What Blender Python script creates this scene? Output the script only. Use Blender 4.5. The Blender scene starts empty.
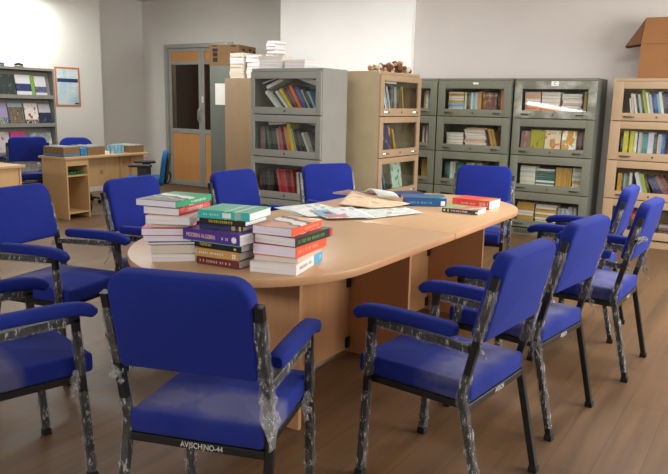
import bpy, bmesh, math, random
from mathutils import Vector, Matrix
R = math.radians
rnd = random.Random(7)
SC = bpy.context.scene
COL = SC.collection

# ------------------------------------------------------------------ camera
cd = bpy.data.cameras.new('camera')
cam = bpy.data.objects.new('camera', cd)
COL.objects.link(cam)
cd.sensor_fit = 'HORIZONTAL'
cd.sensor_width = 36.0
cd.lens = 36.0 * 691.29 / 668.0
cd.clip_start = 0.05
cx, cy, cz = (Vector((0.999784, 0.003909, 0.020413)), Vector((-0.020784, 0.188035, 0.981942)), Vector((0, -0.982155, 0.188075)))
cam.matrix_world = Matrix(((cx.x, cy.x, cz.x, 0), (cx.y, cy.y, cz.y, 0), (cx.z, cy.z, cz.z, 1.3345), (0, 0, 0, 1)))
SC.camera = cam

# room frame: D runs along the table away from us, N to the left; PT(s, p, z) is a point of it
D = Vector((0.5405, 0.8414, 0)).normalized()
N = Vector((-D.y, D.x, 0))
ROT = math.atan2(-N.y, -N.x)          # local x = to the right along the back wall, local y = into the wall
def PT(s, p, z=0.0):
    v = D * s + N * p
    return Vector((v.x, v.y, z))
def room_loc(s, p, z=0.0, rot=0.0):
    return Matrix.Translation(PT(s, p, z)) @ Matrix.Rotation(ROT + rot, 4, 'Z')

# ------------------------------------------------------------------ world and light
w = bpy.data.worlds.new('world'); SC.world = w; w.use_nodes = True
w.node_tree.nodes['Background'].inputs[0].default_value = (0.80, 0.9, 1.0, 1)
w.node_tree.nodes['Background'].inputs[1].default_value = 0.3
def area(name, s, p, z, sx, sy, power, col, direction):
    l = bpy.data.lights.new(name, 'AREA'); l.shape = 'RECTANGLE'; l.size = sx; l.size_y = sy
    l.energy = power; l.color = col
    o = bpy.data.objects.new(name, l); COL.objects.link(o)
    o.location = PT(s, p, z)
    o.rotation_euler = Vector(direction).to_track_quat('-Z', 'Y').to_euler()
    return o
area('window_daylight', 4.6, -2.45, 1.75, 3.4, 1.5, 260, (1.0, 0.97, 0.94), N * 1 + Vector((0, 0, -0.15)))
area('window_daylight_near', 0.6, -2.45, 1.75, 1.6, 1.4, 20, (1.0, 0.97, 0.94), N * 1 + Vector((0, 0, -0.15)))
area('fill_light_behind', -3.7, 2.2, 2.5, 4.0, 0.5, 130, (1.0, 0.98, 0.95), D * 1 + Vector((0, 0, -0.10)))  # added fill from behind us, lifts shelf interiors and page ends
area('ceiling_light_right', 4.9, 0.6, 2.85, 1.5, 0.6, 70, (1.0, 0.98, 0.95), (0, 0, -1))
area('ceiling_light_centre', 5.9, 4.3, 2.85, 1.5, 0.6, 42, (1.0, 0.98, 0.96), (0, 0, -1))
area('ceiling_light_left', 5.6, 6.6, 2.85, 1.5, 0.6, 42, (1.0, 0.98, 0.95), (0, 0, -1))
tl = area('tube_light_left', 5.35, 8.16, 2.64, 1.0, 0.08, 40, (0.92, 1.0, 0.96), (0, 0, -1))
tl.rotation_euler = (0, 0, math.atan2(D.y, D.x))
area('fill_light_table', 3.3, 4.0, 2.85, 1.5, 0.6, 32, (1.0, 0.98, 0.95), (0, 0, -1))  # added overhead fill, brightens the books behind the bookcase glass
# added light strip behind us, shaped to reflect in the worn-door bookcase's glass
gap = area('reflected_strip_light', -3.7, 5.05, 1.37, 1.5, 0.09, 6, (1, 1, 1), D)
gx = (N * -1 + Vector((0, 0, -0.15))).normalized(); gz = D * -1; gy = gz.cross(gx)
gap.matrix_world = Matrix(((gx.x, gy.x, gz.x, gap.location.x), (gx.y, gy.y, gz.y, gap.location.y), (gx.z, gy.z, gz.z, gap.location.z), (0, 0, 0, 1)))
area('corridor_fill_light', 8.9, 7.7, 2.7, 0.6, 0.3, 14, (1.0, 0.9, 0.8), (0, 0, -1))  # added fill that keeps the door glass from going black
SC.view_settings.view_transform = 'Standard'
SC.view_settings.look = 'None'
SC.view_settings.exposure = 0.0
SC.view_settings.gamma = 1.0
SC.view_settings.use_curve_mapping = False

# ------------------------------------------------------------------ materials
def lin(c):
    c = c / 255.0
    return c / 12.92 if c <= 0.04045 else ((c + 0.055) / 1.055) ** 2.4
def rgb(r, g, b): return (lin(r), lin(g), lin(b), 1)
def mul(c, f): return (c[0] * f, c[1] * f, c[2] * f, 1)
class NT:
    def __init__(s, name):
        s.m = bpy.data.materials.new(name); s.m.use_nodes = True
        s.t = s.m.node_tree; s.b = s.t.nodes['Principled BSDF']; s.out = s.t.nodes['Material Output']
    def n(s, typ, **kw):
        x = s.t.nodes.new(typ)
        for k, v in kw.items(): setattr(x, k, v)
        return x
    def l(s, a, b): s.t.links.new(a, b)
    def coords(s, scale=(1, 1, 1), kind='Object', loc=(0, 0, 0), rot=(0, 0, 0)):
        tc = s.n('ShaderNodeTexCoord'); mp = s.n('ShaderNodeMapping')
        mp.inputs['Scale'].default_value = scale; mp.inputs['Location'].default_value = loc; mp.inputs['Rotation'].default_value = rot
        s.l(tc.outputs[kind], mp.inputs[0]); return mp.outputs[0]
    def noise(s, co, scale, detail=3, rough=0.5):
        x = s.n('ShaderNodeTexNoise'); x.inputs['Scale'].default_value = scale; x.inputs['Detail'].default_value = detail
        x.inputs['Roughness'].default_value = rough; s.l(co, x.inputs['Vector']); return x.outputs['Fac']
    def ramp(s, fac, stops, interp='LINEAR'):
        x = s.n('ShaderNodeValToRGB'); x.color_ramp.interpolation = interp
        e = x.color_ramp.elements
        while len(e) < len(stops): e.new(0.5)
        for el, (p, c) in zip(e, stops):
            el.position = p; el.color = c if len(c) == 4 else (*c, 1)
        s.l(fac, x.inputs[0]); return x.outputs[0]
    def mix(s, fac, a, b, mode='MIX'):
        x = s.n('ShaderNodeMix'); x.data_type = 'RGBA'; x.blend_type = mode
        if isinstance(fac, (int, float)): x.inputs[0].default_value = fac
        else: s.l(fac, x.inputs[0])
        for v, i in ((a, 6), (b, 7)):
            if isinstance(v, tuple): x.inputs[i].default_value = v
            else: s.l(v, x.inputs[i])
        return x.outputs[2]
    def math(s, op, a, b=None, c=None):
        x = s.n('ShaderNodeMath'); x.operation = op
        for v, i in ((a, 0), (b, 1), (c, 2)):
            if v is None: continue
            if isinstance(v, (int, float)): x.inputs[i].default_value = v
            else: s.l(v, x.inputs[i])
        return x.outputs[0]
    def sep(s, co):
        x = s.n('ShaderNodeSeparateXYZ'); s.l(co, x.inputs[0]); return x.outputs
    def bump(s, h, strength=0.2, dist=0.01):
        x = s.n('ShaderNodeBump'); x.inputs['Strength'].default_value = strength; x.inputs['Distance'].default_value = dist
        s.l(h, x.inputs['Height']); s.l(x.outputs[0], s.b.inputs['Normal'])
    def fin(s, col, rough=0.6, metal=0.0, spec=0.5):
        if isinstance(col, tuple): s.b.inputs['Base Color'].default_value = col
        else: s.l(col, s.b.inputs['Base Color'])
        if isinstance(rough, (int, float)): s.b.inputs['Roughness'].default_value = rough
        else: s.l(rough, s.b.inputs['Roughness'])
        s.b.inputs['Metallic'].default_value = metal; s.b.inputs['Specular IOR Level'].default_value = spec
        return s.m
_mc = {}
def plain(name, c, rough=0.6, var=0.10, scale=6, metal=0.0, spec=0.5, bump=0.0):
    if name in _mc: return _mc[name]
    t = NT(name); co = t.coords()
    f = t.noise(co, scale, 4)
    col = t.ramp(f, [(0.3, mul(c, 1 - var)), (0.7, mul(c, 1 + var))])
    if bump: t.bump(t.noise(co, scale * 40, 2), bump, 0.003)
    _mc[name] = t.fin(col, rough, metal, spec); return _mc[name]
def wall_paint(name, c):
    t = NT(name); co = t.coords()
    col = t.ramp(t.noise(co, 1.2, 4), [(0.3, mul(c, 0.965)), (0.7, mul(c, 1.03))])
    t.bump(t.noise(co, 90, 3), 0.06, 0.004)
    return t.fin(col, 0.75, 0, 0.3)
def fabric(name, c, dust=False):
    t = NT(name); co = t.coords()
    f = t.noise(co, 5, 4)
    col = t.ramp(f, [(0.3, mul(c, 0.86)), (0.7, mul(c, 1.12))])
    weave = t.noise(co, 420, 2)
    col = t.mix(0.25, col, t.ramp(weave, [(0.35, mul(c, 0.6)), (0.65, mul(c, 1.35))]))
    if dust:
        x, y, z = t.sep(co)
        band = t.math('SUBTRACT', 1.0, t.math('MULTIPLY', t.math('ABSOLUTE', t.math('ADD', y, 0.115)), 9.0))
        k = t.math('MULTIPLY', t.math('MAXIMUM', band, 0.0), t.math('SUBTRACT', t.math('MULTIPLY', t.noise(co, 7, 3), 2.1), 0.55))
        k = t.math('MINIMUM', t.math('MAXIMUM', k, 0.0), 0.32)
        col = t.mix(k, col, rgb(150, 145, 140))
    t.bump(weave, 0.25, 0.002)
    m = t.fin(col, 0.9, 0, 0.2)
    t.b.inputs['Sheen Weight'].default_value = 0.12
    t.b.inputs['Sheen Roughness'].default_value = 0.5
    t.b.inputs['Sheen Tint'].default_value = (0.35, 0.4, 1, 1)
    return m
def laminate(name, c, rough=0.35, axis=0, contrast=0.10, scale=1.0):
    t = NT(name)
    sc = [22, 22, 22]; sc[axis] = 1.1
    co = t.coords(tuple(v * scale for v in sc))
    f = t.noise(co, 1.0, 6, 0.6)
    col = t.ramp(f, [(0.3, mul(c, 1 - contrast * 1.4)), (0.5, c), (0.72, mul(c, 1 + contrast))])
    f2 = t.noise(t.coords((0.8, 0.8, 0.8)), 1.5, 2)
    col = t.mix(0.25, col, t.ramp(f2, [(0.35, mul(c, 0.86)), (0.65, mul(c, 1.1))]))
    return t.fin(col, rough, 0, 0.5)
def floor_mat():
    t = NT('vinyl_wood_planks')
    co = t.coords((1, 1, 1), rot=(0, 0, -math.atan2(D.y, D.x)))
    br = t.n('ShaderNodeTexBrick')
    br.inputs['Scale'].default_value = 1.0; br.inputs['Brick Width'].default_value = 1.25; br.inputs['Row Height'].default_value = 0.155
    br.inputs['Mortar Size'].default_value = 0.0016; br.inputs['Mortar Smooth'].default_value = 0.3
    br.inputs['Color1'].default_value = (0.25, 0.25, 0.25, 1); br.inputs['Color2'].default_value = (0.75, 0.75, 0.75, 1)
    br.inputs['Mortar'].default_value = (0.0, 0.0, 0.0, 1); br.offset = 0.37
    t.l(co, br.inputs['Vector'])
    mp = t.n('ShaderNodeMapping'); mp.inputs['Scale'].default_value = (0.55, 9, 1); t.l(co, mp.inputs[0])
    # each plank shifts the grain
    ad = t.n('ShaderNodeVectorMath'); ad.operation = 'ADD'; t.l(mp.outputs[0], ad.inputs[0]); t.l(br.outputs['Color'], ad.inputs[1])
    g = t.noise(ad.outputs[0], 1.6, 7, 0.62)
    base = rgb(105, 77, 50)
    col = t.ramp(g, [(0.28, mul(base, 0.52)), (0.5, base), (0.74, mul(base, 1.42))])
    pl = t.ramp(br.outputs['Color'], [(0.0, (0.45, 0.45, 0.45, 1)), (0.25, (0.9, 0.9, 0.9, 1)), (0.75, (1.08, 1.06, 1.04, 1))])
    col = t.mix(1.0, col, pl, 'MULTIPLY')
    dirt = t.noise(t.coords((1, 1, 1)), 1.3, 4)
    col = t.mix(t.math('MULTIPLY', dirt, 0.35), col, rgb(96, 80, 62))
    rg = t.math('MULTIPLY_ADD', g, 0.18, 0.36)
    return t.fin(col, rg, 0, 0.4)
def glass_mat(name='cabinet_glass', tint=(0.93, 0.95, 0.93, 1), ior=1.5, rough=0.03, boost=1.0):
    t = NT(name); t.t.nodes.remove(t.b)
    tr = t.n('ShaderNodeBsdfTransparent'); tr.inputs[0].default_value = tint
    gl = t.n('ShaderNodeBsdfGlossy'); gl.inputs['Roughness'].default_value = rough; gl.inputs[0].default_value = (1, 1, 1, 1)
    fr = t.n('ShaderNodeLayerWeight'); fr.inputs[0].default_value = 0.5
    f0 = ((ior - 1) / (ior + 1)) ** 2
    f = t.math('MULTIPLY_ADD', t.math('POWER', fr.outputs['Facing'], 5.0), 1 - f0, f0)
    f = t.math('MULTIPLY', f, boost)
    mx = t.n('ShaderNodeMixShader'); t.l(f, mx.inputs[0]); t.l(tr.outputs[0], mx.inputs[1]); t.l(gl.outputs[0], mx.inputs[2])
    t.l(mx.outputs[0], t.out.inputs[0]); return t.m
def plastic_mat(name='clear_plastic_wrap', lo=0.07):
    t = NT(name); t.t.nodes.remove(t.b)
    co = t.coords((1.4, 1.4, 0.5), rot=(0.6, 0.5, 0))
    f = t.noise(co, 62, 5, 0.68)
    k = t.ramp(f, [(0.44, (lo,) * 3 + (1,)), (0.56, (lo + 0.16,) * 3 + (1,)), (0.63, (0.8, 0.8, 0.8, 1))])  # cloudy film patches; the near-opaque specks stand in for highlights
    tr = t.n('ShaderNodeBsdfTransparent')
    pb = t.n('ShaderNodeBsdfPrincipled'); pb.inputs['Base Color'].default_value = (0.48, 0.48, 0.47, 1); pb.inputs['Roughness'].default_value = 0.12; pb.inputs['Specular IOR Level'].default_value = 0.8
    bp = t.n('ShaderNodeBump'); bp.inputs['Strength'].default_value = 0.9; bp.inputs['Distance'].default_value = 0.01
    t.l(f, bp.inputs['Height']); t.l(bp.outputs[0], pb.inputs['Normal'])
    mx = t.n('ShaderNodeMixShader'); t.l(k, mx.inputs[0]); t.l(tr.outputs[0], mx.inputs[1]); t.l(pb.outputs[0], mx.inputs[2])
    t.l(mx.outputs[0], t.out.inputs[0]); return t.m
def worn_steel(name, c, wear):
    t = NT(name); co = t.coords()
    col = t.ramp(t.noise(co, 4, 4), [(0.3, mul(c, 0.92)), (0.7, mul(c, 1.07))])
    k = t.ramp(t.noise(t.coords((1, 1, 1.3)), 5, 5, 0.55), [(0.45, (0, 0, 0, 1)), (0.75, (0.7, 0.7, 0.7, 1))])
    col = t.mix(t.math('MULTIPLY', k, wear), col, rgb(205, 205, 196))
    return t.fin(col, 0.42, 0, 0.5)

M = {}
M['floor'] = floor_mat()
M['wall'] = wall_paint('wall_paint_warm_white', rgb(204, 198, 193))
M['wall_grey'] = wall_paint('wall_paint_grey_white', rgb(208, 204, 197))
M['wall_bright'] = wall_paint('wall_paint_white', rgb(250, 250, 248))
M['ceiling'] = wall_paint('ceiling_paint', rgb(200, 196, 188))
BLUE = rgb(25, 40, 124)
M['seat'] = fabric('blue_seat_fabric', BLUE, True)
M['blue'] = fabric('blue_fabric', BLUE)
M['teal'] = fabric('teal_fabric', rgb(28, 88, 132))
M['steel'] = plain('black_painted_tube', rgb(17, 17, 18), 0.38, 0.15, 20)
M['rubber'] = plain('black_rubber', rgb(20, 20, 20), 0.7)
M['wrap'] = plastic_mat()
M['film'] = plastic_mat('loose_clear_film', 0.22)
M['film_white'] = plastic_mat('milky_film', 0.7)
M['white_paint'] = plain('white_stencil_paint', rgb(215, 215, 210), 0.6, 0.08, 60)
M['top'] = laminate('beech_laminate_top', rgb(200, 162, 122), 0.30, 0, 0.06)
M['edge'] = laminate('beech_edge_band', rgb(204, 154, 110), 0.4, 0, 0.08)
M['panel'] = laminate('beech_laminate_panel', rgb(196, 146, 102), 0.42, 2, 0.07)
M['desk'] = laminate('desk_laminate', rgb(196, 160, 112), 0.45, 2, 0.05)
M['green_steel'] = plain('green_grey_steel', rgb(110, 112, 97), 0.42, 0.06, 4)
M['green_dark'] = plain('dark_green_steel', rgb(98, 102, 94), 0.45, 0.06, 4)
M['worn_green'] = worn_steel('worn_green_steel', rgb(110, 112, 97), 1.0)
M['grey_steel'] = plain('grey_steel', rgb(142, 143, 136), 0.42, 0.05, 4)
M['beige_steel'] = plain('beige_steel', rgb(168, 142, 112), 0.45, 0.05, 5)
M['beige_side'] = plain('beige_steel_side', rgb(182, 165, 132), 0.5, 0.07, 5)
M['rack_steel'] = plain('rack_grey_steel', rgb(132, 130, 122), 0.45, 0.05, 5)
M['inside'] = plain('cabinet_inside', rgb(124, 122, 113), 0.6, 0.06, 4)
M['tan_steel'] = plain('tan_steel', rgb(146, 122, 92), 0.5, 0.07, 5)
M['glass'] = glass_mat()
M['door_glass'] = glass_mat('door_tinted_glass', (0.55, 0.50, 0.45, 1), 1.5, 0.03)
M['alu'] = plain('door_aluminium', rgb(168, 166, 160), 0.38, 0.04, 8, 0.35)
M['chrome'] = plain('bright_metal', rgb(205, 205, 200), 0.25, 0.04, 8, 0.9)
M['orange_wood'] = laminate('orange_veneer', rgb(196, 138, 82), 0.45, 2, 0.06)
M['dark_handle'] = plain('dark_handle', rgb(52, 48, 42), 0.4)
M['pages'] = None
M['card'] = plain('brown_cardboard', rgb(136, 92, 52), 0.8, 0.06, 5, bump=0.1)
M['card_in'] = plain('cardboard_inside', rgb(104, 68, 44), 0.85, 0.06, 5)
M['card_dull'] = plain('dull_cardboard', rgb(128, 98, 64), 0.8, 0.07, 6)
M['ink'] = plain('dark_ink', rgb(38, 30, 26), 0.8)
M['white'] = plain('white_paper', rgb(228, 226, 222), 0.7, 0.03, 10)
M['black_plastic'] = plain('black_plastic', rgb(26, 27, 30), 0.5)
M['skirting'] = laminate('wood_skirting', rgb(104, 82, 62), 0.5, 0, 0.1)

def page_mat():
    t = NT('book_pages'); co = t.coords((4, 4, 260))
    f = t.noise(co, 1.0, 3)
    return t.fin(t.ramp(f, [(0.3, rgb(212, 206, 204)), (0.7, rgb(246, 242, 241))]), 0.8, 0, 0.2)
M['pages'] = page_mat()
def page_tint(name, c):
    t = NT(name); co = t.coords((4, 4, 260))
    f = t.noise(co, 1.0, 3)
    return t.fin(t.ramp(f, [(0.3, mul(c, 0.85)), (0.7, c)]), 0.8, 0, 0.2)
M['pages_lav'] = page_tint('lilac_white_pages', rgb(240, 232, 244))
M['pages_cream'] = page_tint('cream_pages', rgb(226, 216, 198))

COLS = dict(white=(226, 224, 220), cream=(222, 212, 190), grey=(150, 150, 148), silver=(190, 192, 192), black=(34, 33, 36), charcoal=(58, 56, 58),
    navy=(36, 44, 92), blue=(44, 84, 160), sky=(130, 178, 210), teal=(34, 124, 128), green=(40, 120, 84), bottle=(40, 84, 70), lime=(168, 178, 56),
    yellow=(222, 206, 50), gold=(206, 158, 66), tan=(196, 152, 86), orange=(222, 122, 56), coral=(220, 96, 62), red=(196, 44, 40), pink=(206, 62, 92),
    maroon=(104, 38, 44), brown=(110, 72, 48), purple=(84, 52, 140), lilac=(206, 200, 222), salmon=(222, 160, 126), rose=(216, 176, 164), olive=(112, 116, 56), mauve=(128, 92, 96))
CW = dict(sky='pale blue', bottle='bottle green', lime='yellow green', rose='pale pink', salmon='salmon pink', mauve='dull mauve', gold='golden', coral='orange red')
ACC = {'white': 'navy', 'cream': 'brown', 'grey': 'white', 'silver': 'charcoal', 'yellow': 'black', 'lilac': 'navy', 'rose': 'white', 'sky': 'white', 'tan': 'brown', 'gold': 'brown', 'lime': 'black', 'salmon': 'white'}
def cover(cn):
    key = 'cover_' + cn
    if key in _mc: return _mc[key]
    c = rgb(*COLS[cn]); a = rgb(*COLS[ACC.get(cn, 'white')])
    t = NT(cn + '_book_cover'); g = t.coords((1, 1, 1), 'Generated')
    x, y, z = t.sep(g)
    zone = t.math('MULTIPLY', t.math('GREATER_THAN', z, 0.3), t.math('LESS_THAN', z, 0.86))
    tx = t.math('GREATER_THAN', t.noise(t.coords((3.0, 3.0, 16), 'Generated'), 2.2, 2), 0.56)
    col = t.ramp(t.noise(t.coords(), 9, 3), [(0.3, mul(c, 0.9)), (0.7, mul(c, 1.08))])
    col = t.mix(t.math('MULTIPLY', t.math('MULTIPLY', zone, tx), 0.55), col, a)
    _mc[key] = t.fin(col, 0.42, 0, 0.5); return _mc[key]

# ------------------------------------------------------------------ mesh helpers
def link(name, me, mats, parent=None, mw=None):
    o = bpy.data.objects.new(name, me); COL.objects.link(o)
    for m in (mats if isinstance(mats, (list, tuple)) else [mats]): me.materials.append(m)
    if parent: o.parent = parent
    if mw is not None: o.matrix_world = mw if not parent else mw
    return o
class MB:
    """collects shapes into one mesh"""
    def __init__(s): s.bm = bmesh.new()
    def add(s, verts, faces, mi=0, smooth=False, mw=None):
        vs = [s.bm.verts.new(mw @ Vector(v) if mw else Vector(v)) for v in verts]
        for f in faces:
            try:
                fc = s.bm.faces.new([vs[i] for i in f]); fc.material_index = mi; fc.smooth = smooth
            except ValueError: pass
        return s
    def box(s, x0, x1, y0, y1, z0, z1, mi=0, bev=0.0, mw=None, seg=2):
        b = bmesh.new()
        bmesh.ops.create_cube(b, size=1.0)
        bmesh.ops.scale(b, vec=(x1 - x0, y1 - y0, z1 - z0), verts=b.verts)
        bmesh.ops.translate(b, vec=((x0 + x1) / 2, (y0 + y1) / 2, (z0 + z1) / 2), verts=b.verts)
        if bev: bmesh.ops.bevel(b, geom=b.edges[:], offset=bev, segments=seg, affect='EDGES', profile=0.7)
        b.verts.index_update()
        s.add([v.co.copy() for v in b.verts], [[v.index for v in f.verts] for f in b.faces], mi, False, mw)
        b.free(); return s
    def slab(s, pts, t, r, mi=0, mw=None, seg=3, z0=0.0, dome=0.0):
        """convex outline extruded from z0 to z0+t with its rim rounded by r"""
        n = len(pts); P = [Vector((p[0], p[1])) for p in pts]
        nor = []
        for i in range(n):
            e1 = (P[i] - P[i - 1]).normalized(); e2 = (P[(i + 1) % n] - P[i]).normalized()
            a = Vector((e1.y, -e1.x)); b = Vector((e2.y, -e2.x)); m = (a + b)
            m = m.normalized(); nor.append(m / max(0.4, m.dot(a)))
        rings = []
        for k in range(seg + 1):
            an = math.pi / 2 * k / seg; rings.append((r * (1 - math.sin(an)), r * (1 - math.cos(an))))
        rings2 = [(i, t - z) for i, z in reversed(rings)]
        V = []; F = []
        for ins, z in rings + rings2:
            for i in range(n):
                q = P[i] - nor[i] * ins; V.append((q.x, q.y, z0 + z))
        m = len(rings) + len(rings2)
        for k in range(m - 1):
            for i in range(n):
                j = (i + 1) % n; F.append((k * n + i, k * n + j, (k + 1) * n + j, (k + 1) * n + i))
        F.append(tuple(reversed(range(n))))
        top = [(m - 1) * n + i for i in range(n)]
        if dome:
            c = Vector((0, 0))
            for p in P: c += p / n
            base = len(V)
            for i in range(n):
                q = Vector(V[top[i]][:2]); q = c + (q - c) * 0.6; V.append((q.x, q.y, z0 + t + dome * 0.75))
            V.append((c.x, c.y, z0 + t + dome))
            for i in range(n):
                j = (i + 1) % n; F.append((top[i], top[j], base + j, base + i)); F.append((base + i, base + j, base + n))
        else: F.append(tuple(top))
        s.add(V, F, mi, True, mw); return s
    def sweep(s, path, sec, mi=0, mw=None, up=Vector((1, 0, 0)), scales=None, smooth=True, jit=0.0, cap=True):
        """sec: closed 2D outline (a along 'side', b along 'normal')"""
        P = [Vector(p) for p in path]; n = len(sec); V = []; F = []
        for k, p in enumerate(P):
            t = ((P[min(k + 1, len(P) - 1)] - P[k]).normalized() + (P[k] - P[max(k - 1, 0)]).normalized()).normalized()
            side = (up - t * up.dot(t)).normalized(); nn = t.cross(side)
            sc = scales[k] if scales else 1.0
            for a, b in sec:
                j = 1 + (rnd.uniform(-jit, jit) if jit else 0)
                V.append(p + side * (a * sc * j) + nn * (b * sc * j))
        for k in range(len(P) - 1):
            for i in range(n):
                j = (i + 1) % n; F.append((k * n + i, k * n + j, (k + 1) * n + j, (k + 1) * n + i))
        if cap:
            F.append(tuple(reversed(range(n)))); F.append(tuple((len(P) - 1) * n + i for i in range(n)))
        s.add(V, F, mi, smooth, mw); return s
    def cyl(s, p0, p1, r, n=16, mi=0, mw=None, r2=None):
        sec = [(math.cos(a) * r, math.sin(a) * r) for a in (2 * math.pi * i / n for i in range(n))]
        up = Vector((1, 0, 0)) if abs((Vector(p1) - Vector(p0)).normalized().x) < 0.9 else Vector((0, 1, 0))
        return s.sweep([p0, p1], sec, mi, mw, up, [1, (r2 / r if r2 else 1)])
    def done(s, name, mats, parent=None, mw=None):
        bmesh.ops.recalc_face_normals(s.bm, faces=s.bm.faces[:])
        me = bpy.data.meshes.new(name); s.bm.to_mesh(me); s.bm.free()
        try: me.set_sharp_from_angle(angle=R(38))
        except Exception: pass
        return link(name, me, mats, parent, mw)
def sq(h, b=0.0025):
    return [(h - b, -h), (h, -h + b), (h, h - b), (h - b, h), (-h + b, h), (-h, h - b), (-h, -h + b), (-h + b, -h)]
def rrect(w, h, r, n=5, rt=None):
    """rounded rectangle centred on the origin, counter clockwise; rt: radius of the upper corners"""
    out = []
    for cx_, cy_, a0, rr in ((1, -1, -90, r), (1, 1, 0, rt or r), (-1, 1, 90, rt or r), (-1, -1, 180, r)):
        for k in range(n + 1):
            a = R(a0 + 90 * k / n)
            out.append((cx_ * (w / 2 - rr) + rr * math.cos(a), cy_ * (h / 2 - rr) + rr * math.sin(a)))
    return out
def empty(name, label, cat, mw, group=None):
    o = bpy.data.objects.new(name, None); COL.objects.link(o); o.matrix_world = mw
    o.empty_display_size = 0.1
    return tag(o, label, cat, group)
def tag(o, label, cat, group=None, kind=None):
    o['label'] = label; o['category'] = cat
    if group: o['group'] = group
    if kind: o['kind'] = kind
    return o
def struct(o, label=None, cat=None):
    o['kind'] = 'structure'
    if label: o['label'] = label
    if cat: o['category'] = cat
    return o
def dup(root, mw, label, group=None):
    r = root.copy(); COL.objects.link(r); r.matrix_world = mw; r['label'] = label
    if group: r['group'] = group
    for ch in list(root.children):
        c = ch.copy(); COL.objects.link(c); c.parent = r
        for g in list(ch.children):
            e = g.copy(); COL.objects.link(e); e.parent = c
    return r
def TRZ(x, y, z, a=0.0): return Matrix.Translation((x, y, z)) @ Matrix.Rotation(a, 4, 'Z')
def lettering(name, body, size, mat, parent, local, depth=0.0004, sx=1.0, align='CENTER'):
    cu = bpy.data.curves.new('lettering_curve', 'FONT'); cu.body = body; cu.size = size; cu.extrude = depth
    cu.align_x = align; cu.align_y = 'CENTER'
    o = bpy.data.objects.new('lettering_tmp', cu); COL.objects.link(o)
    bpy.context.view_layer.update()
    me = bpy.data.meshes.new_from_object(o.evaluated_get(bpy.context.evaluated_depsgraph_get()))
    bpy.data.objects.remove(o)
    me.transform(Matrix.Diagonal((sx, 1, 1, 1)))
    me.materials.clear()
    r = link(name, me, mat, parent); r.matrix_local = local
    return r
ORD = ['first', 'second', 'third', 'fourth', 'fifth', 'sixth', 'seventh', 'eighth', 'ninth', 'tenth', 'eleventh', 'twelfth', 'thirteenth', 'fourteenth', 'fifteenth', 'sixteenth', 'seventeenth', 'eighteenth', 'nineteenth', 'twentieth']

# ------------------------------------------------------------------ room shell
CEIL = 2.9
def wallbox(name, s0, s1, p0, p1, z0, z1, mat):
    b = MB(); mw = Matrix((( D.x, N.x, 0, 0), (D.y, N.y, 0, 0), (0, 0, 1, 0), (0, 0, 0, 1)))
    b.box(s0, s1, p0, p1, z0, z1)
    return struct(b.done(name, mat, None, mw))
b = MB(); b.box(-4.0, 9.0, -3.0, 9.6, -0.1, 0.0)
fl = struct(b.done('floor', M['floor'], None, Matrix(((D.x, N.x, 0, 0), (D.y, N.y, 0, 0), (0, 0, 1, 0), (0, 0, 0, 1)))))
# floor material reads object coordinates that already run along D: undo the extra turn
for nd in M['floor'].node_tree.nodes:
    if nd.type == 'MAPPING': nd.inputs['Rotation'].default_value = (0, 0, 0)
wallbox('ceiling', -4.0, 9.0, -3.0, 9.6, CEIL, CEIL + 0.1, M['ceiling'])
SW = 8.06                                             # the back wall
DP0, DP1, DZ = 7.02, 8.42, 2.215                      # doorway
wallbox('wall_back', SW, SW + 0.2, 3.87, DP0, 0, CEIL, M['wall_grey'])
wallbox('wall_back_right', 7.78, SW + 0.2, -2.7, 3.899, 0, CEIL, M['wall'])
wallbox('wall_back_left', SW, SW + 0.2, DP1, 8.95, 0, CEIL, M['wall_grey'])
wallbox('wall_back_over_door', SW, SW + 0.2, DP0, DP1, DZ, CEIL, M['wall_grey'])
wallbox('wall_column', 7.70, SW, 3.90, 5.87, 0, CEIL, M['wall_bright'])
wallbox('wall_left', -3.8, 6.855, 8.5, 9.15, 0, CEIL, M['wall_grey'])
wallbox('wall_left_recess', 6.855, SW + 0.2, 8.95, 9.15, 0, CEIL, M['wall_grey'])
wallbox('wall_left_column', -3.8, 5.46, 8.42, 8.5, 0, CEIL, M['wall_grey'])
wallbox('wall_behind', -4.0, -3.8, -2.7, 9.15, 0, CEIL, M['wall'])
# window wall on the right, with two real openings
wz0, wz1 = 0.95, 2.55
for i, (a, c) in enumerate(((-3.8, -0.3), (1.5, 2.8), (6.4, SW + 0.2))):
    wallbox('wall_right' + ('' if i == 0 else '_pier'), a, c, -2.7, -2.5, 0, CEIL, M['wall'])
for i, (a, c) in enumerate(((-0.3, 1.5), (2.8, 6.4))):
    wallbox('wall_right_sill', a, c, -2.7, -2.5, 0, wz0, M['wall'])
    wallbox('wall_right_head', a, c, -2.7, -2.5, wz1, CEIL, M['wall'])
# skirting on the door wall
wallbox('baseboard_left', SW - 0.012, SW, DP1 + 0.03, 8.95, 0, 0.10, M['skirting'])
wallbox('baseboard_back', SW - 0.012, SW, 5.87, DP0 - 0.03, 0, 0.10, M['skirting'])
# dim corridor behind the glazed door
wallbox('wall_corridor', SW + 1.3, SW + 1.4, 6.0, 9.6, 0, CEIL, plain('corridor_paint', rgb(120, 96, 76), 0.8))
wallbox('floor_corridor', SW + 0.2, SW + 1.4, 6.0, 9.6, -0.1, -0.001, M['skirting'])

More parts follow.
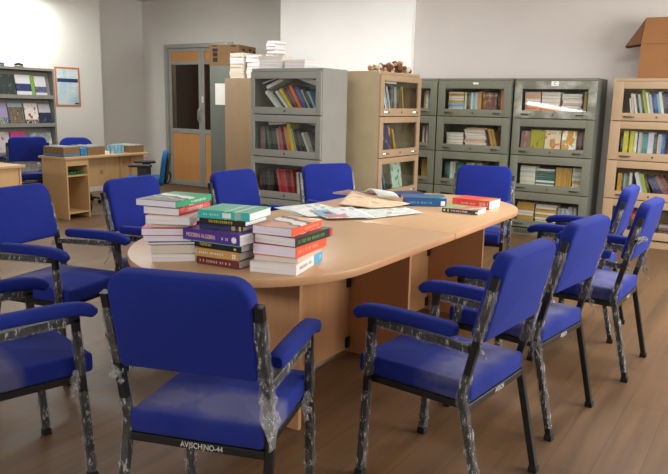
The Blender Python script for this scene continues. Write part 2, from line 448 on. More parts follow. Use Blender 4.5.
# ------------------------------------------------------------------ double door
door = empty('door_1', 'glazed aluminium double door with orange wood panels in the back wall', 'door', room_loc(SW, DP1)); door['kind'] = 'structure'
W2 = DP1 - DP0
b = MB()
b.box(0.0, 0.062, -0.05, 0.05, 0, DZ - 0.005, 0, 0.003); b.box(W2 - 0.062, W2, -0.05, 0.05, 0, DZ - 0.005, 0, 0.003)
b.box(0.062, W2 - 0.062, -0.05, 0.05, DZ - 0.065, DZ - 0.005, 0, 0.003)
fr = b.done('door_frame', M['alu'], door)
def door_leaf(x0, x1, name):
    b = MB(); z0, z1 = 0.01, DZ - 0.07
    st = 0.055
    b.box(x0, x0 + st, -0.02, 0.02, z0, z1, 0, 0.003); b.box(x1 - st, x1, -0.02, 0.02, z0, z1, 0, 0.003)
    for a, c in ((z0, 0.09), (0.84, 0.91), (1.90, 1.955), (z1 - 0.05, z1)): b.box(x0 + st, x1 - st, -0.019, 0.019, a, c, 0, 0.003)
    lf = b.done('door_leaf', M['alu'], door)
    b = MB(); b.box(x0 + st, x1 - st, -0.006, 0.006, 0.09, 0.84); b.done('lower_panel', M['orange_wood'], lf)
    b = MB(); b.box(x0 + st, x1 - st, -0.006, 0.006, 1.955, z1 - 0.05); b.done('upper_panel', M['orange_wood'], lf)
    b = MB(); b.box(x0 + st, x1 - st, -0.003, 0.003, 0.91, 1.90); b.done('glass_pane', M['door_glass'], lf)
    return lf
xm = 0.765
lf = door_leaf(0.066, xm - 0.002, 'l'); rf = door_leaf(xm + 0.002, W2 - 0.066, 'r')
b = MB(); b.box(xm - 0.05, xm - 0.012, -0.045, -0.02, 1.02, 1.24, 0, 0.004); b.box(xm - 0.04, xm - 0.022, -0.075, -0.045, 1.05, 1.21, 0, 0.004)
b.done('door_handle', M['chrome'], lf)
b = MB(); b.box(xm + 0.012, xm + 0.05, -0.03, -0.02, 1.32, 1.42, 0, 0.003)
b.done('lock_plate', M['white'], rf)

# ------------------------------------------------------------------ the blue chairs
WX = 0.2197
def rear_pt(z):
    return -0.1807 + (-0.274 + 0.1807) / (0.829 - 0.4249) * (z - 0.4249) if z > 0.4249 else -0.272 + (-0.1807 + 0.272) / 0.4249 * z
def front_pt(z): return 0.2116 + (0.1762 - 0.2116) / 0.60 * z
def wrap(parent, path, h=0.0155, seed=0, up=Vector((1, 0, 0))):
    """a sleeve of clinging plastic film around a tube"""
    P = []
    for a, c in zip(path[:-1], path[1:]):
        a, c = Vector(a), Vector(c); n = max(2, int((c - a).length / 0.018))
        P += [a.lerp(c, i / n) for i in range(n)]
    P.append(Vector(path[-1]))
    sc = [rnd.uniform(0.97, 1.22) for _ in P]
    b = MB(); b.sweep(P, [(x * 1.0, y) for x, y in sq(h, 0.004)], 0, None, up, sc, True, 0.08, False)
    return b.done('plastic_wrap', M['wrap'], parent)
def rag(parent, p, dx, dy, dz, wdt, n=7, amp=0.012, mat='film'):
    """a loose torn strip of the film"""
    V = []; F = []
    for i in range(n + 1):
        f = i / n
        c = Vector(p) + Vector((dx, dy, dz)) * f + Vector((rnd.uniform(-amp, amp), rnd.uniform(-amp, amp), 0)) * (0.3 + f)
        ww = wdt * (0.6 + 0.6 * math.sin(math.pi * min(1, f + 0.15))) * rnd.uniform(0.7, 1.2)
        for k in range(4):
            g = k / 3 - 0.5
            V.append(c + Vector((g * ww * 0.8, g * ww * 0.6 + rnd.uniform(-amp, amp) * 0.5, rnd.uniform(-amp, amp) * 0.6)))
    for i in range(n):
        for k in range(3): F.append((i * 4 + k, i * 4 + k + 1, (i + 1) * 4 + k + 1, (i + 1) * 4 + k))
    b = MB(); b.add(V, F, 0, True)
    o = b.done('torn_wrap', M[mat], parent)
    md = o.modifiers.new('thick', 'SOLIDIFY'); md.thickness = 0.0008
    return o
def chair_mw(x, y, a): return TRZ(x, y, 0, a)
def make_chair(label, mw):
    t = empty('visitor_chair', label, 'chair', mw, 'blue visitor chairs round the meeting table')
    S = sq(0.0125)
    # seat cushion
    b = MB(); b.slab(rrect(0.413, 0.445, 0.014, 5), 0.070, 0.014, z0=0.0, dome=0.012)
    b.done('seat', M['seat'], t, None).matrix_local = Matrix.Translation((0, 0.018, 0.3915))
    # back cushion, tilted with the posts
    tilt = math.atan2(0.274 - 0.1807, 0.829 - 0.4249)
    zc = 0.7475; hgt = 0.292
    mwb = Matrix.Translation((0, rear_pt(zc) - 0.022, zc)) @ Matrix.Rotation(R(90) + tilt, 4, 'X') @ Matrix.Translation((0, 0, -0.058))
    b = MB(); b.slab(rrect(0.412, hgt, 0.014, 6, 0.062), 0.056, 0.013)
    bk = b.done('backrest', M['blue'], t); bk.matrix_local = mwb
    for s in (-1, 1):
        x = s * WX
        b = MB(); b.sweep([(x, -0.272, 0.018), (x, -0.1807, 0.4249), (x, -0.274, 0.829)], S)
        lg = b.done('rear_leg', M['steel'], t)
        b = MB(); b.box(x - 0.0155, x + 0.0155, -0.2885, -0.2555, 0.0, 0.024, 0, 0.003); b.done('foot_cap', M['rubber'], lg)
        wrap(lg, [(x, rear_pt(0.62), 0.62), (x, rear_pt(0.79), 0.79)])
        if s < 0:
            wrap(lg, [(x, rear_pt(0.05), 0.05), (x, rear_pt(0.42), 0.42), (x, rear_pt(0.50), 0.50)])
            rag(lg, (x, rear_pt(0.60) - 0.012, 0.61), 0.01, -0.01, -0.05, 0.03)
        else:
            wrap(lg, [(x, rear_pt(0.50), 0.50), (x, rear_pt(0.63), 0.63)], 0.0165)
            rag(lg, (x + 0.006, rear_pt(0.56) - 0.016, 0.575), 0.02, -0.012, -0.145, 0.045)
        b = MB(); b.sweep([(x, 0.2116, 0.018), (x, 0.1762, 0.60)], S)
        fl_ = b.done('front_leg', M['steel'], t)
        b = MB(); b.box(x - 0.0155, x + 0.0155, 0.194, 0.227, 0.0, 0.024, 0, 0.003); b.done('foot_cap', M['rubber'], fl_)
        wrap(fl_, [(x, front_pt(0.03), 0.03), (x, front_pt(0.34), 0.34)])
        wrap(fl_, [(x, front_pt(0.40), 0.40), (x, front_pt(0.56), 0.56)], 0.015)
        if s > 0: rag(fl_, (x, front_pt(0.42) - 0.015, 0.42), 0.004, -0.012, -0.10, 0.032)
        b = MB(); b.sweep([(x, 0.1887, 0.602), (x, rear_pt(0.585) + 0.010, 0.585)], S)
        ab = b.done('arm_bar', M['steel'], t)
        wrap(ab, [(x, 0.15, 0.599), (x, -0.20, 0.585)], 0.0155)
        # padded arm with a drooping nose
        path = [(x, -0.148, 0.632), (x, -0.135, 0.634), (x, -0.05, 0.637), (x, 0.08, 0.639), (x, 0.15, 0.638), (x, 0.195, 0.633), (x, 0.223, 0.624), (x, 0.238, 0.613), (x, 0.243, 0.606)]
        sec = [(0.027 * math.copysign(abs(math.cos(a)) ** 0.62, math.cos(a)), 0.0235 * math.copysign(abs(math.sin(a)) ** 0.62, math.sin(a))) for a in (2 * math.pi * i / 16 for i in range(16))]
        b = MB(); b.sweep(path, sec, 0, None, Vector((1, 0, 0)), [0.72, 0.96, 1, 1, 1, 1, 0.98, 0.86, 0.6])
        b.done('armrest', M['blue'], t)
    b = MB(); b.sweep([(-WX + 0.0125, rear_pt(0.378) , 0.378), (WX - 0.0125, rear_pt(0.378), 0.378)], S, up=Vector((0, 0, 1)))
    rb = b.done('rear_rail', M['steel'], t)
    b = MB()
    b.sweep([(-WX + 0.0125, 0.19, 0.378), (WX - 0.0125, 0.19, 0.378)], S, up=Vector((0, 0, 1)))
    for s in (-1, 1): b.sweep([(s * (WX - 0.03), rear_pt(0.378) + 0.013, 0.378), (s * (WX - 0.03), 0.177, 0.378)], S)
    b.done('seat_frame', M['steel'], t)
    return t
CH = dict(N=(-0.33, 2.005, -0.252), A=(0.415, 2.378, 0.906), B=(0.836, 2.983, 0.863), D=(1.373, 3.612, 0.962), E=(1.501, 4.186, 1.035), F=(1.05, 5.064, 2.773),
    L1=(-1.369, 3.376, -1.945), L2=(-1.154, 2.295, -0.822), L3=(-0.942, 3.878, -2.038), C1=(-0.446, 4.41, -2.142), C2=(0.069, 4.967, -2.628))
LAB = dict(N='blue armchair in the centre foreground, its back towards us and stencilled rear rail',
    A='blue armchair in the right foreground, first along the right side of the table',
    B='blue armchair behind the right foreground one, second along the right side of the table',
    D='blue armchair at the right edge with white film knotted round its back post',
    E='blue armchair partly hidden, the farthest one at right before the beige bookcase',
    F='blue armchair at the far end of the table facing us before the green bookcases',
    L1='blue armchair at the left edge turned right, before the desk with pigeonholes',
    L2='blue armchair cut off by the lower left corner, showing arm and seat',
    L3='blue armchair behind the left pile of white-edged books',
    C1='blue armchair on the far side of the table below the door, turned right',
    C2='blue armchair on the far side of the table before the grey bookcase')
base_chair = make_chair(LAB['N'], chair_mw(*CH['N']))
chairs = {'N': base_chair}
for k in CH:
    if k != 'N': chairs[k] = dup(base_chair, chair_mw(*CH[k]), LAB[k])
def stencil(ch, body, xo):
    loc = Matrix.Translation((xo, rear_pt(0.378) - 0.0132, 0.378)) @ Matrix.Rotation(R(90), 4, 'X')
    lettering('stencil_lettering', body, 0.024, M['white_paint'], chairs[ch], loc, sx=0.82)
stencil('N', 'AV|SCH|NO-44', 0.02)
stencil('A', 'AV|SCH', 0.02)
stencil('B', 'AV|SCH', 0.02)
stencil('D', 'AV|SCH', 0.02)
# the white knot of film on the right-hand chair's post
for i in range(3):
    rag(chairs['D'], (-WX - 0.03, rear_pt(0.72) - 0.02, 0.735 - 0.012 * i), 0.10, -0.01, 0.012 * i - 0.01, 0.05, 6, 0.016, 'film_white')

# ------------------------------------------------------------------ meeting table
TZ = 0.75
TS, TP = 3.0, 1.792
tb = empty('meeting_table', 'long beech racetrack meeting table with rounded ends in two joined halves', 'table', Matrix.Translation(PT(TS, TP)) @ Matrix.Rotation(math.atan2(D.y, D.x), 4, 'Z'))
HL, HW, TT = 1.37, 0.542, 0.030
def half_outline(sg):
    pts = [(0.0028, -HW)] if sg > 0 else [(-0.0028, HW)]
    c = HL - HW
    for k in range(25):
        a = R(-90 + 180 * k / 24)
        # the left end is cut a little fuller on our side than on the far one
        q = 1 - 0.085 * math.sin(2 * a) * -1 if (sg < 0 and a < 0) else 1.0
        pts.append((sg * (c + HW * q * math.cos(a)), sg * HW * (q if abs(k - 0) > 0 else 1) * math.sin(a)))
    pts.append((0.0028, HW) if sg > 0 else (-0.0028, -HW))
    return pts
for sg in (-1, 1):
    o = half_outline(sg); n = len(o)
    b = MB(); b.slab(o, TT, 0.003, seg=2)
    tp = b.done('table_top', [M['top'], M['edge']], tb); tp.matrix_local = Matrix.Translation((0, 0, TZ - TT))
    for p in tp.data.polygons:
        if abs(p.normal.z) < 0.5: p.material_index = 1
def tpanel(name, s0, s1, p0, p1, z1=TZ - TT - 0.001, z0=0.0):
    b = MB(); b.box(s0 - TS, s1 - TS, p0 - TP, p1 - TP, z0, z1, 0, 0.0015); return b.done(name, M['panel'], tb)
c1 = tpanel('end_panel', 2.175, 2.197, 1.555, 2.03)
tpanel('end_panel', 4.10, 4.122, 1.52, 2.03)
tpanel('cross_panel', 3.10, 3.122, 1.53, 2.03)
tpanel('modesty_panel', 2.199, 3.098, 1.885, 1.905, z0=0.02)
tpanel('modesty_panel', 3.124, 4.098, 1.885, 1.905, z0=0.02)
for (s_, z_) in ((3.085, 0.40), (3.085, 0.06), (4.085, 0.40), (4.085, 0.06)):
    b = MB(); b.box(s_ - TS - 0.018, s_ - TS + 0.013, 1.872 - TP, 1.885 - TP, z_ - 0.03, z_ + 0.03, 0, 0.003)
    b.done('corner_bracket', M['black_plastic'], tb)
loc = Matrix.Translation((2.174 - TS, 1.635 - TP, 0.62)) @ Matrix.Rotation(R(-90), 4, 'Z') @ Matrix.Rotation(R(90), 4, 'X')
lettering('stencil_lettering', 'AV|T-01', 0.026, plain('faint_stencil', rgb(206, 172, 140), 0.6), tb, loc)

# ------------------------------------------------------------------ bookcases
TIER = [1.62, 1.235, 0.850, 0.465, 0.080]
class Cab: pass
CABS = {}
def bookcase(key, label, name_for_books, mw, W=0.84, DP=0.40, mats=None, win=(0.085, 0.085, 0.076, 0.08), handles='both', hcol=None, worn=False, H=1.645, grille=True):
    body, side = mats
    t = empty('bookcase', label, 'bookcase', mw, 'steel bookcases with glass doors')
    c = Cab(); c.up = win[2] - 0.020; c.mw = mw; c.W = W; c.name = name_for_books; c.root = t; CABS[key] = c
    th = 0.018
    b = MB()
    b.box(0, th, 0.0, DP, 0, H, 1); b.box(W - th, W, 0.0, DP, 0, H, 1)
    b.box(th, W - th, DP - 0.012, DP, 0, H, 1)
    b.box(th, W - th, 0, DP - 0.012, H - 0.016, H, 0)
    b.box(th, W - th, 0.0, 0.012, TIER[0], H - 0.016, 0)
    b.box(th, W - th, 0.0, 0.012, 0.0, TIER[4] - 0.012, 0)
    b.done('carcass', [body, side], t)
    for z in TIER[1:]:
        b = MB(); b.box(th, W - th, 0.012 if z == TIER[4] else 0.002, DP - 0.012, z + c.up - 0.006, z + c.up + 0.006); b.done('shelf_board', M['inside'], t)
    l, r, bo, to = win
    for k in range(4):
        z1, z0 = TIER[k] - 0.004, TIER[k + 1] + 0.004
        b = MB(); f0, f1 = -0.022, -0.001
        b.box(0.004, l, f0, f1, z0, z1, 0, 0.002); b.box(W - r, W - 0.004, f0, f1, z0, z1, 0, 0.002)
        b.box(l, W - r, f0, f1, z0, z0 + bo, 0, 0.002); b.box(l, W - r, f0, f1, z1 - to, z1, 0, 0.002)
        mt = M['worn_green'] if worn and k < 1 else body
        dr = b.done('flap_door', mt, t)
        b = MB(); b.box(l, W - r, -0.014, -0.010, z0 + bo, z1 - to); b.done('glass_pane', M['glass'], dr)
        zz = z0 + bo * 0.5
        hx = []
        if handles in ('both',): hx = [l + 0.055, W - r - 0.055]
        if handles == 'left': hx = [l + 0.07]
        for x in hx:
            b = MB(); b.sweep([(x - 0.05, -0.024, zz), (x - 0.03, -0.040, zz), (x + 0.03, -0.040, zz), (x + 0.05, -0.024, zz)], [(0.006, -0.003), (0.006, 0.003), (-0.006, 0.003), (-0.006, -0.003)], up=Vector((0, 0, 1)))
            b.done('handle', hcol or M['dark_handle'], dr)
        b = MB(); b.cyl((W / 2, -0.027, zz), (W / 2, -0.022, zz), 0.009, 12); b.done('lock', M['dark_handle'], dr)
    if grille:
        for i in range(9):
            pass
        b = MB()
        for i in range(10): b.box(0.09 + i * 0.018, 0.099 + i * 0.018, -0.003, 0.0, 0.012, 0.055)
        b.done('vent_slots', M['dark_handle'], t)
    return t
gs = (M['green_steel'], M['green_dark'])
bookcase('A', 'green steel bookcase left of its worn green twin, beside the beige one', 'the left green bookcase', room_loc(7.262, 3.312), mats=gs)
bookcase('B', 'green steel bookcase with scuffed white paint on its top door', 'the right green bookcase', room_loc(7.294, 2.453), mats=gs, worn=True)
bookcase('A0', 'green steel bookcase mostly hidden behind the beige one, only its right edge showing', 'the hidden green bookcase', room_loc(7.262, 4.165 - 0.315), W=0.53, mats=gs, grille=False)
bookcase('E', 'beige steel bookcase at the right edge under an open cardboard box', 'the right beige bookcase', room_loc(7.364, 1.482), mats=(M['beige_steel'], M['beige_side']), win=(0.10, 0.09, 0.075, 0.07), handles='left')
bookcase('G', 'grey steel bookcase left of centre with jumbled books behind its glass', 'the grey bookcase', room_loc(5.09, 4.207), W=0.79, mats=(M['grey_steel'], M['grey_steel']), win=(0.046, 0.058, 0.062, 0.062), handles='none', grille=False)
bookcase('T', 'beige steel bookcase turned side on, dried flowers on top', 'the middle beige bookcase', room_loc(5.64, 3.169, 0, R(90)), mats=(M['beige_steel'], M['beige_side']), win=(0.07, 0.07, 0.072, 0.055), hcol=M['chrome'], grille=False)
# small white label plates
def plate(key, x, z, w_, h_, letter=None):
    t = CABS[key].root
    b = MB(); b.box(x - w_ / 2, x + w_ / 2, -0.0245, -0.0225, z - h_ / 2, z + h_ / 2); o = b.done('label_plate', M['white'], t)
    if letter: lettering('label_letter', letter, h_ * 0.9, M['ink'], o, Matrix.Translation((x, -0.0248, z)) @ Matrix.Rotation(R(90), 4, 'X'), 0.0002)
plate('B', 0.42, 1.590, 0.075, 0.046, 'C')
plate('A', 0.44, 1.590, 0.06, 0.02)

# ---- books on the shelves
NTH = {}
TIERN = ['top shelf', 'second shelf', 'third shelf', 'bottom shelf']
def cname(c): return CW.get(c, c)
def shelf_book_mesh(cn, t, h, wd):
    b = MB(); cv = 0.0025
    b.box(0, cv, 0, wd, 0, h, 0); b.box(t - cv, t, 0, wd, 0, h, 0); b.box(cv, t - cv, 0, cv, 0, h, 0)
    b.box(cv, t - cv, cv, wd - 0.003, 0.003, h - 0.003, 1)
    return b
def row(key, tier, x, items, kind='paperback', wd=0.15, y=0.02):
    """items: (colour, thickness, height, lean to the left in degrees)"""
    c = CABS[key]; z = TIER[tier + 1] + c.up + 0.0062
    y = y + 0.03
    prev = None
    for i, (cn, t, h, lean) in enumerate(items):
        if prev is not None and lean != prev:
            # clear the previous book's overhang
            if lean > prev >= 0: x += min(h, ph) * math.cos(R(lean)) * (math.tan(R(lean)) - math.tan(R(prev))) * 1.02
            elif lean >= 0: x += t * math.sin(R(prev)) * 0.3
            else: x += 0.003 + ph * math.sin(R(-lean)) * 0.0
        a = R(lean)
        b = shelf_book_mesh(cn, t, h, wd + rnd.uniform(-0.012, 0.012))
        if lean >= 0: loc = Matrix.Translation((x, y + rnd.uniform(0, 0.015), z)) @ Matrix.Rotation(-a, 4, 'Y')
        else: loc = Matrix.Translation((x + t / math.cos(a), y + rnd.uniform(0, 0.015), z)) @ Matrix.Rotation(-a, 4, 'Y') @ Matrix.Translation((-t, 0, 0))
        o = b.done('book', [cover(cn), M['pages']], None, c.mw @ loc)
        k = (key, tier); NTH[k] = NTH.get(k, 0) + 1
        pose = ' leaning' if abs(lean) > 6 else ''
        tag(o, f"{cname(cn)}{pose} {kind}, {ORD[NTH[k]-1]} standing from left, {TIERN[tier]} of {c.name}", 'book', f"books on the {TIERN[tier]} of {c.name}")
        x += t / math.cos(a) + 0.0012
        prev = lean; ph = h
    return x
NST = {}
def pile(key, tier, x, items, L, wd=0.16, y=0.05, z=None, where=None, jit=0.006, yaw=0.0):
    """flat books, spines to the front; items: (colour, thickness) from the bottom"""
    c = CABS[key]; k = (key, tier); NST[k] = NST.get(k, 0) + 1; sn = NST[k]
    zz = (TIER[tier + 1] + c.up + 0.0062) if z is None else z
    for i, (cn, t) in enumerate(items):
        b = MB(); cv = 0.002; l2 = L * rnd.uniform(0.97, 1.0)
        b.box(0, l2, 0, wd, 0, cv, 0); b.box(0, l2, 0, wd, t - cv, t, 0)
        if rnd.random() < 0.5 and cn not in ('white', 'cream'): b.box(0.003, l2 - 0.003, 0.002, wd, cv, t - cv, 1)
        else: b.box(0, l2, 0, cv, cv, t - cv, 0); b.box(0.003, l2 - 0.003, cv, wd - 0.002, cv, t - cv, 1)
        loc = Matrix.Translation((x + rnd.uniform(0, jit), y + rnd.uniform(0, 0.012), zz)) @ Matrix.Rotation(R(rnd.uniform(-1.5, 1.5) + yaw), 4, 'Z')
        o = b.done('book', [cover(cn), M['pages']], None, c.mw @ loc)
        tag(o, f"{cname(cn)} book lying {ORD[i]} from bottom, {ORD[sn-1]} pile, {TIERN[tier]} of {c.name}", 'book', f"piles on the {TIERN[tier]} of {c.name}")
        zz += t + 0.0006
    return zz
def facing(key, tier, x, w_, h_, cn, art, desc, y=0.03, t=0.015, lean=8):
    """a book shown cover first"""
    c = CABS[key]; z = TIER[tier + 1] + c.up + 0.0062
    b = MB(); b.box(0, w_, 0, 0.002, 0, h_, 0); b.box(0, w_, t - 0.002, t, 0, h_, 0); b.box(0.001, w_ - 0.003, 0.002, t - 0.002, 0.002, h_ - 0.002, 1)
    b.box(0, 0.002, 0.002, t - 0.002, 0, h_, 0)
    loc = Matrix.Translation((x, y, z + t * math.sin(R(lean)) + 0.0004)) @ Matrix.Rotation(R(-lean), 4, 'X')
    o = b.done('book', [art, M['pages']], None, c.mw @ loc)
    tag(o, f"{desc}, cover first, {TIERN[tier]} of {c.name}", 'book', f"books on the {TIERN[tier]} of {c.name}")
    return o
def art(name, base, spots, scale=3.5, thr=0.55, band=None):
    """printed cover: base colour, blotchy picture and an optional title band"""
    t = NT(name); g = t.coords((1, 1, 1), 'Generated'); x, y, z = t.sep(g)
    f = t.noise(t.coords((scale, 1, scale), 'Generated', loc=(sum(map(ord, name)) % 17, 0, len(name))), 1.0, 3)
    col = t.ramp(f, [(0.0, rgb(*base)), (thr, rgb(*base)), (thr + 0.04, rgb(*spots[0])), (thr + 0.15, rgb(*spots[-1]))])
    if band:
        k = t.math('MULTIPLY', t.math('GREATER_THAN', z, band[0]), t.math('LESS_THAN', z, band[1]))
        col = t.mix(k, col, rgb(*band[2]))
        tx = t.math('MULTIPLY', k, t.math('GREATER_THAN', t.noise(t.coords((14, 1, 5), 'Generated'), 1.3, 1), 0.54))
        col = t.mix(t.math('MULTIPLY', tx, 0.8), col, rgb(*band[3]))
    return t.fin(col, 0.4, 0, 0.5)

# grey bookcase
pile('G', 0, 0.085, [('navy', 0.03)], 0.15, wd=0.12, y=0.245, jit=0)
row('G', 0, 0.25, [('white', 0.034, 0.205, 44), ('silver', 0.022, 0.20, 44), ('charcoal', 0.014, 0.20, 44), ('white', 0.026, 0.205, 42), ('yellow', 0.03, 0.215, 38), ('maroon', 0.022, 0.22, 34), ('brown', 0.022, 0.23, 33), ('coral', 0.032, 0.24, 32), ('blue', 0.03, 0.225, 30), ('navy', 0.024, 0.22, 30), ('silver', 0.012, 0.20, 30), ('black', 0.03, 0.19, 28), ('sky', 0.02, 0.18, 28)])
row('G', 1, 0.06, [('mauve', 0.055, 0.22, 0)])
row('G', 1, 0.158, [('green', 0.026, 0.225, 10), ('black', 0.028, 0.215, 10), ('charcoal', 0.026, 0.215, 10), ('black', 0.028, 0.21, 10), ('grey', 0.022, 0.21, 10), ('pink', 0.032, 0.22, 12), ('black', 0.034, 0.215, 12), ('orange', 0.042, 0.23, 13), ('yellow', 0.036, 0.26, 14), ('silver', 0.012, 0.22, 15), ('black', 0.028, 0.215, 16), ('charcoal', 0.03, 0.21, 17), ('black', 0.026, 0.20, 20), ('white', 0.02, 0.195, 24), ('grey', 0.04, 0.19, 24)])
row('G', 2, 0.055, [('maroon', 0.02, 0.19, 0), ('black', 0.033, 0.215, 0), ('black', 0.033, 0.217, 0), ('charcoal', 0.033, 0.215, 0), ('black', 0.033, 0.217, 0)])
row('G', 2, 0.285, [('pink', 0.034, 0.22, 12), ('red', 0.034, 0.222, 12), ('pink', 0.034, 0.22, 11), ('maroon', 0.03, 0.222, 10), ('red', 0.034, 0.222, 9)])
row('G', 2, 0.485, [('white', 0.033, 0.205, 3), ('silver', 0.033, 0.205, 3), ('white', 0.033, 0.205, 3), ('silver', 0.03, 0.205, 3), ('white', 0.033, 0.205, 3)])
def laid(key, tier, x, z, L, t, cn, tilt, desc, y=0.05, wd=0.15):
    c = CABS[key]
    b = MB(); b.box(0, L, 0, wd, 0, 0.002, 0); b.box(0, L, 0, wd, t - 0.002, t, 0); b.box(0.002, L - 0.002, 0.002, wd - 0.002, 0.002, t - 0.002, 1)
    o = b.done('book', [cover(cn), M['pages']], None, c.mw @ Matrix.Translation((x, y, z)) @ Matrix.Rotation(R(tilt), 4, 'Y'))
    tag(o, f"{desc}, laid on top, {TIERN[tier]} of {c.name}", 'book', f"books on the {TIERN[tier]} of {c.name}")
laid('G', 0, 0.135, TIER[1] + 0.042 + 0.185, 0.20, 0.030, 'white', -22, 'white book tilted up rightwards')
laid('G', 0, 0.085, TIER[1] + 0.042 + 0.228, 0.20, 0.016, 'navy', -16, 'navy book tilted up rightwards')
laid('G', 0, 0.435, TIER[1] + 0.042 + 0.292, 0.27, 0.045, 'white', 17, 'thick white book sloping down')
laid('G', 1, 0.155, TIER[2] + 0.042 + 0.245, 0.20, 0.036, 'silver', -4, 'pale grey book')
laid('G', 1, 0.46, TIER[2] + 0.042 + 0.292, 0.22, 0.036, 'silver', 10, 'pale grey book sloping down')

# middle beige bookcase
row('T', 0, 0.10, [('sky', 0.03, 0.225, 0)])
row('T', 0, 0.245, [('white', 0.022, 0.23, 24), ('sky', 0.03, 0.235, 24), ('silver', 0.03, 0.23, 22), ('charcoal', 0.055, 0.225, 6), ('grey', 0.05, 0.22, 4), ('charcoal', 0.05, 0.225, 0)])
row('T', 0, 0.59, [('tan', 0.022, 0.23, 12)])
pile('T', 0, 0.22, [('navy', 0.028), ('lilac', 0.02)], 0.24, z=TIER[1] + 0.052 + 0.252)
row('T', 1, 0.08, [('bottle', 0.03, 0.20, 0), ('silver', 0.025, 0.23, 0)])
facing('T', 1, 0.155, 0.19, 0.26, 'navy', art('cover_art_blue_glow', (52, 62, 104), [(188, 120, 60), (206, 160, 90)], 2.0, 0.52), 'dark blue book with orange light')
row('T', 1, 0.44, [('gold', 0.035, 0.21, 20)])
row('T', 2, 0.16, [('sky', 0.025, 0.22, 14), ('white', 0.022, 0.225, 14), ('silver', 0.03, 0.23, 14), ('blue', 0.025, 0.225, 18), ('teal', 0.02, 0.22, 20)])
facing('T', 2, 0.39, 0.21, 0.27, 'green', art('cover_art_pale_green', (196, 214, 202), [(60, 134, 92), (90, 160, 120)], 4.0, 0.56), 'pale green and white folder')

# hidden green bookcase
row('A0', 0, 0.335, [('tan', 0.022, 0.20, 0), ('white', 0.03, 0.22, 0), ('grey', 0.02, 0.20, 0), ('gold', 0.025, 0.21, 3)])
row('A0', 1, 0.335, [('white', 0.018, 0.20, 0), ('red', 0.02, 0.215, 0), ('white', 0.02, 0.21, 0), ('brown', 0.022, 0.22, 0), ('teal', 0.02, 0.21, 0)])
row('A0', 2, 0.335, [('gold', 0.032, 0.21, 0), ('tan', 0.032, 0.21, 0), ('gold', 0.03, 0.215, 0)])

# left green bookcase
zt = pile('A', 0, 0.095, [('sky', 0.028), ('lilac', 0.028), ('sky', 0.028)], 0.185)
pile('A', 0, 0.095, [('gold', 0.024), ('tan', 0.024), ('gold', 0.024), ('tan', 0.024), ('gold', 0.02)], 0.185, z=zt)
row('A', 0, 0.292, [('cream', 0.02, 0.20, 0), ('charcoal', 0.024, 0.19, 0), ('olive', 0.022, 0.19, 0), ('white', 0.02, 0.20, 0), ('sky', 0.028, 0.20, 0), ('lilac', 0.026, 0.20, 0), ('tan', 0.024, 0.20, 0), ('gold', 0.022, 0.21, 0)])
facing('A', 0, 0.498, 0.165, 0.20, 'maroon', art('cover_art_maroon', (112, 72, 62), [(196, 130, 84), (40, 34, 40)], 3.0, 0.55, (0.78, 0.9, (112, 72, 62), (220, 190, 160))), 'maroon book with a small picture', y=0.04, lean=4)
row('A', 0, 0.672, [('charcoal', 0.02, 0.185, 0)])
row('A', 0, 0.70, [('orange', 0.05, 0.245, 0)], wd=0.17)
pile('A', 1, 0.09, [('gold', 0.034), ('tan', 0.034), ('gold', 0.034), ('tan', 0.03), ('white', 0.01)], 0.20)
pile('A', 1, 0.30, [('salmon', 0.020), ('white', 0.020), ('rose', 0.020), ('salmon', 0.018), ('white', 0.02), ('rose', 0.018), ('orange', 0.03), ('rose', 0.018), ('white', 0.016), ('salmon', 0.016)], 0.24, jit=0.03)
row('A', 1, 0.63, [('gold', 0.03, 0.20, 16), ('tan', 0.03, 0.20, 16)])
row('A', 1, 0.735, [('tan', 0.027, 0.235, 0), ('gold', 0.027, 0.235, 0)])
row('A', 2, 0.095, [('bottle', 0.03, 0.19, 0), ('teal', 0.03, 0.19, 0), ('white', 0.034, 0.20, 0), ('silver', 0.03, 0.195, 0), ('bottle', 0.03, 0.19, 0), ('green', 0.028, 0.19, 0), ('teal', 0.03, 0.19, 0)])
row('A', 2, 0.35, [('tan', 0.03, 0.2, 0), ('gold', 0.03, 0.2, 0), ('white', 0.03, 0.2, 0), ('bottle', 0.03, 0.2, 0), ('tan', 0.03, 0.2, 0), ('gold', 0.03, 0.2, 0)])
# right green bookcase
zt = pile('B', 0, 0.095, [('salmon', 0.036), ('orange', 0.036), ('salmon', 0.036), ('orange', 0.036), ('salmon', 0.034), ('rose', 0.030)], 0.165)
zt = pile('B', 0, 0.268, [('orange', 0.036), ('salmon', 0.036), ('orange', 0.036), ('salmon', 0.036), ('orange', 0.034), ('salmon', 0.030)], 0.195)
zt = pile('B', 0, 0.475, [('white', 0.026), ('silver', 0.026), ('grey', 0.024), ('rose', 0.024), ('silver', 0.024), ('cream', 0.022), ('grey', 0.02), ('white', 0.022)], 0.20, jit=0.015)
row('B', 0, 0.70, [('tan', 0.03, 0.22, 0)])
pink = art('cover_art_pink', (150, 108, 104), [(206, 160, 150), (90, 60, 70)], 3.0, 0.55)
facing('B', 1, 0.088, 0.10, 0.19, 'rose', pink, 'dull pink book with a face', lean=5)
facing('B', 1, 0.192, 0.145, 0.205, 'lime', art('cover_art_lime', (168, 160, 44), [(70, 66, 30), (50, 46, 26)], 3.2, 0.60), 'yellow green book with black writing', lean=5)
por = facing('B', 1, 0.342, 0.16, 0.205, 'white', art('cover_art_portrait', (226, 206, 176), [(222, 120, 52), (196, 84, 48)], 2.2, 0.56, (0.82, 0.95, (236, 226, 206), (190, 90, 60))), 'cream and orange book with a portrait', lean=5)
b = MB(); b.slab(rrect(0.055, 0.085, 0.026, 6), 0.0006, 0.0002); fc = b.done('printed_portrait', plain('printed_skin', rgb(196, 148, 92), 0.5), por)
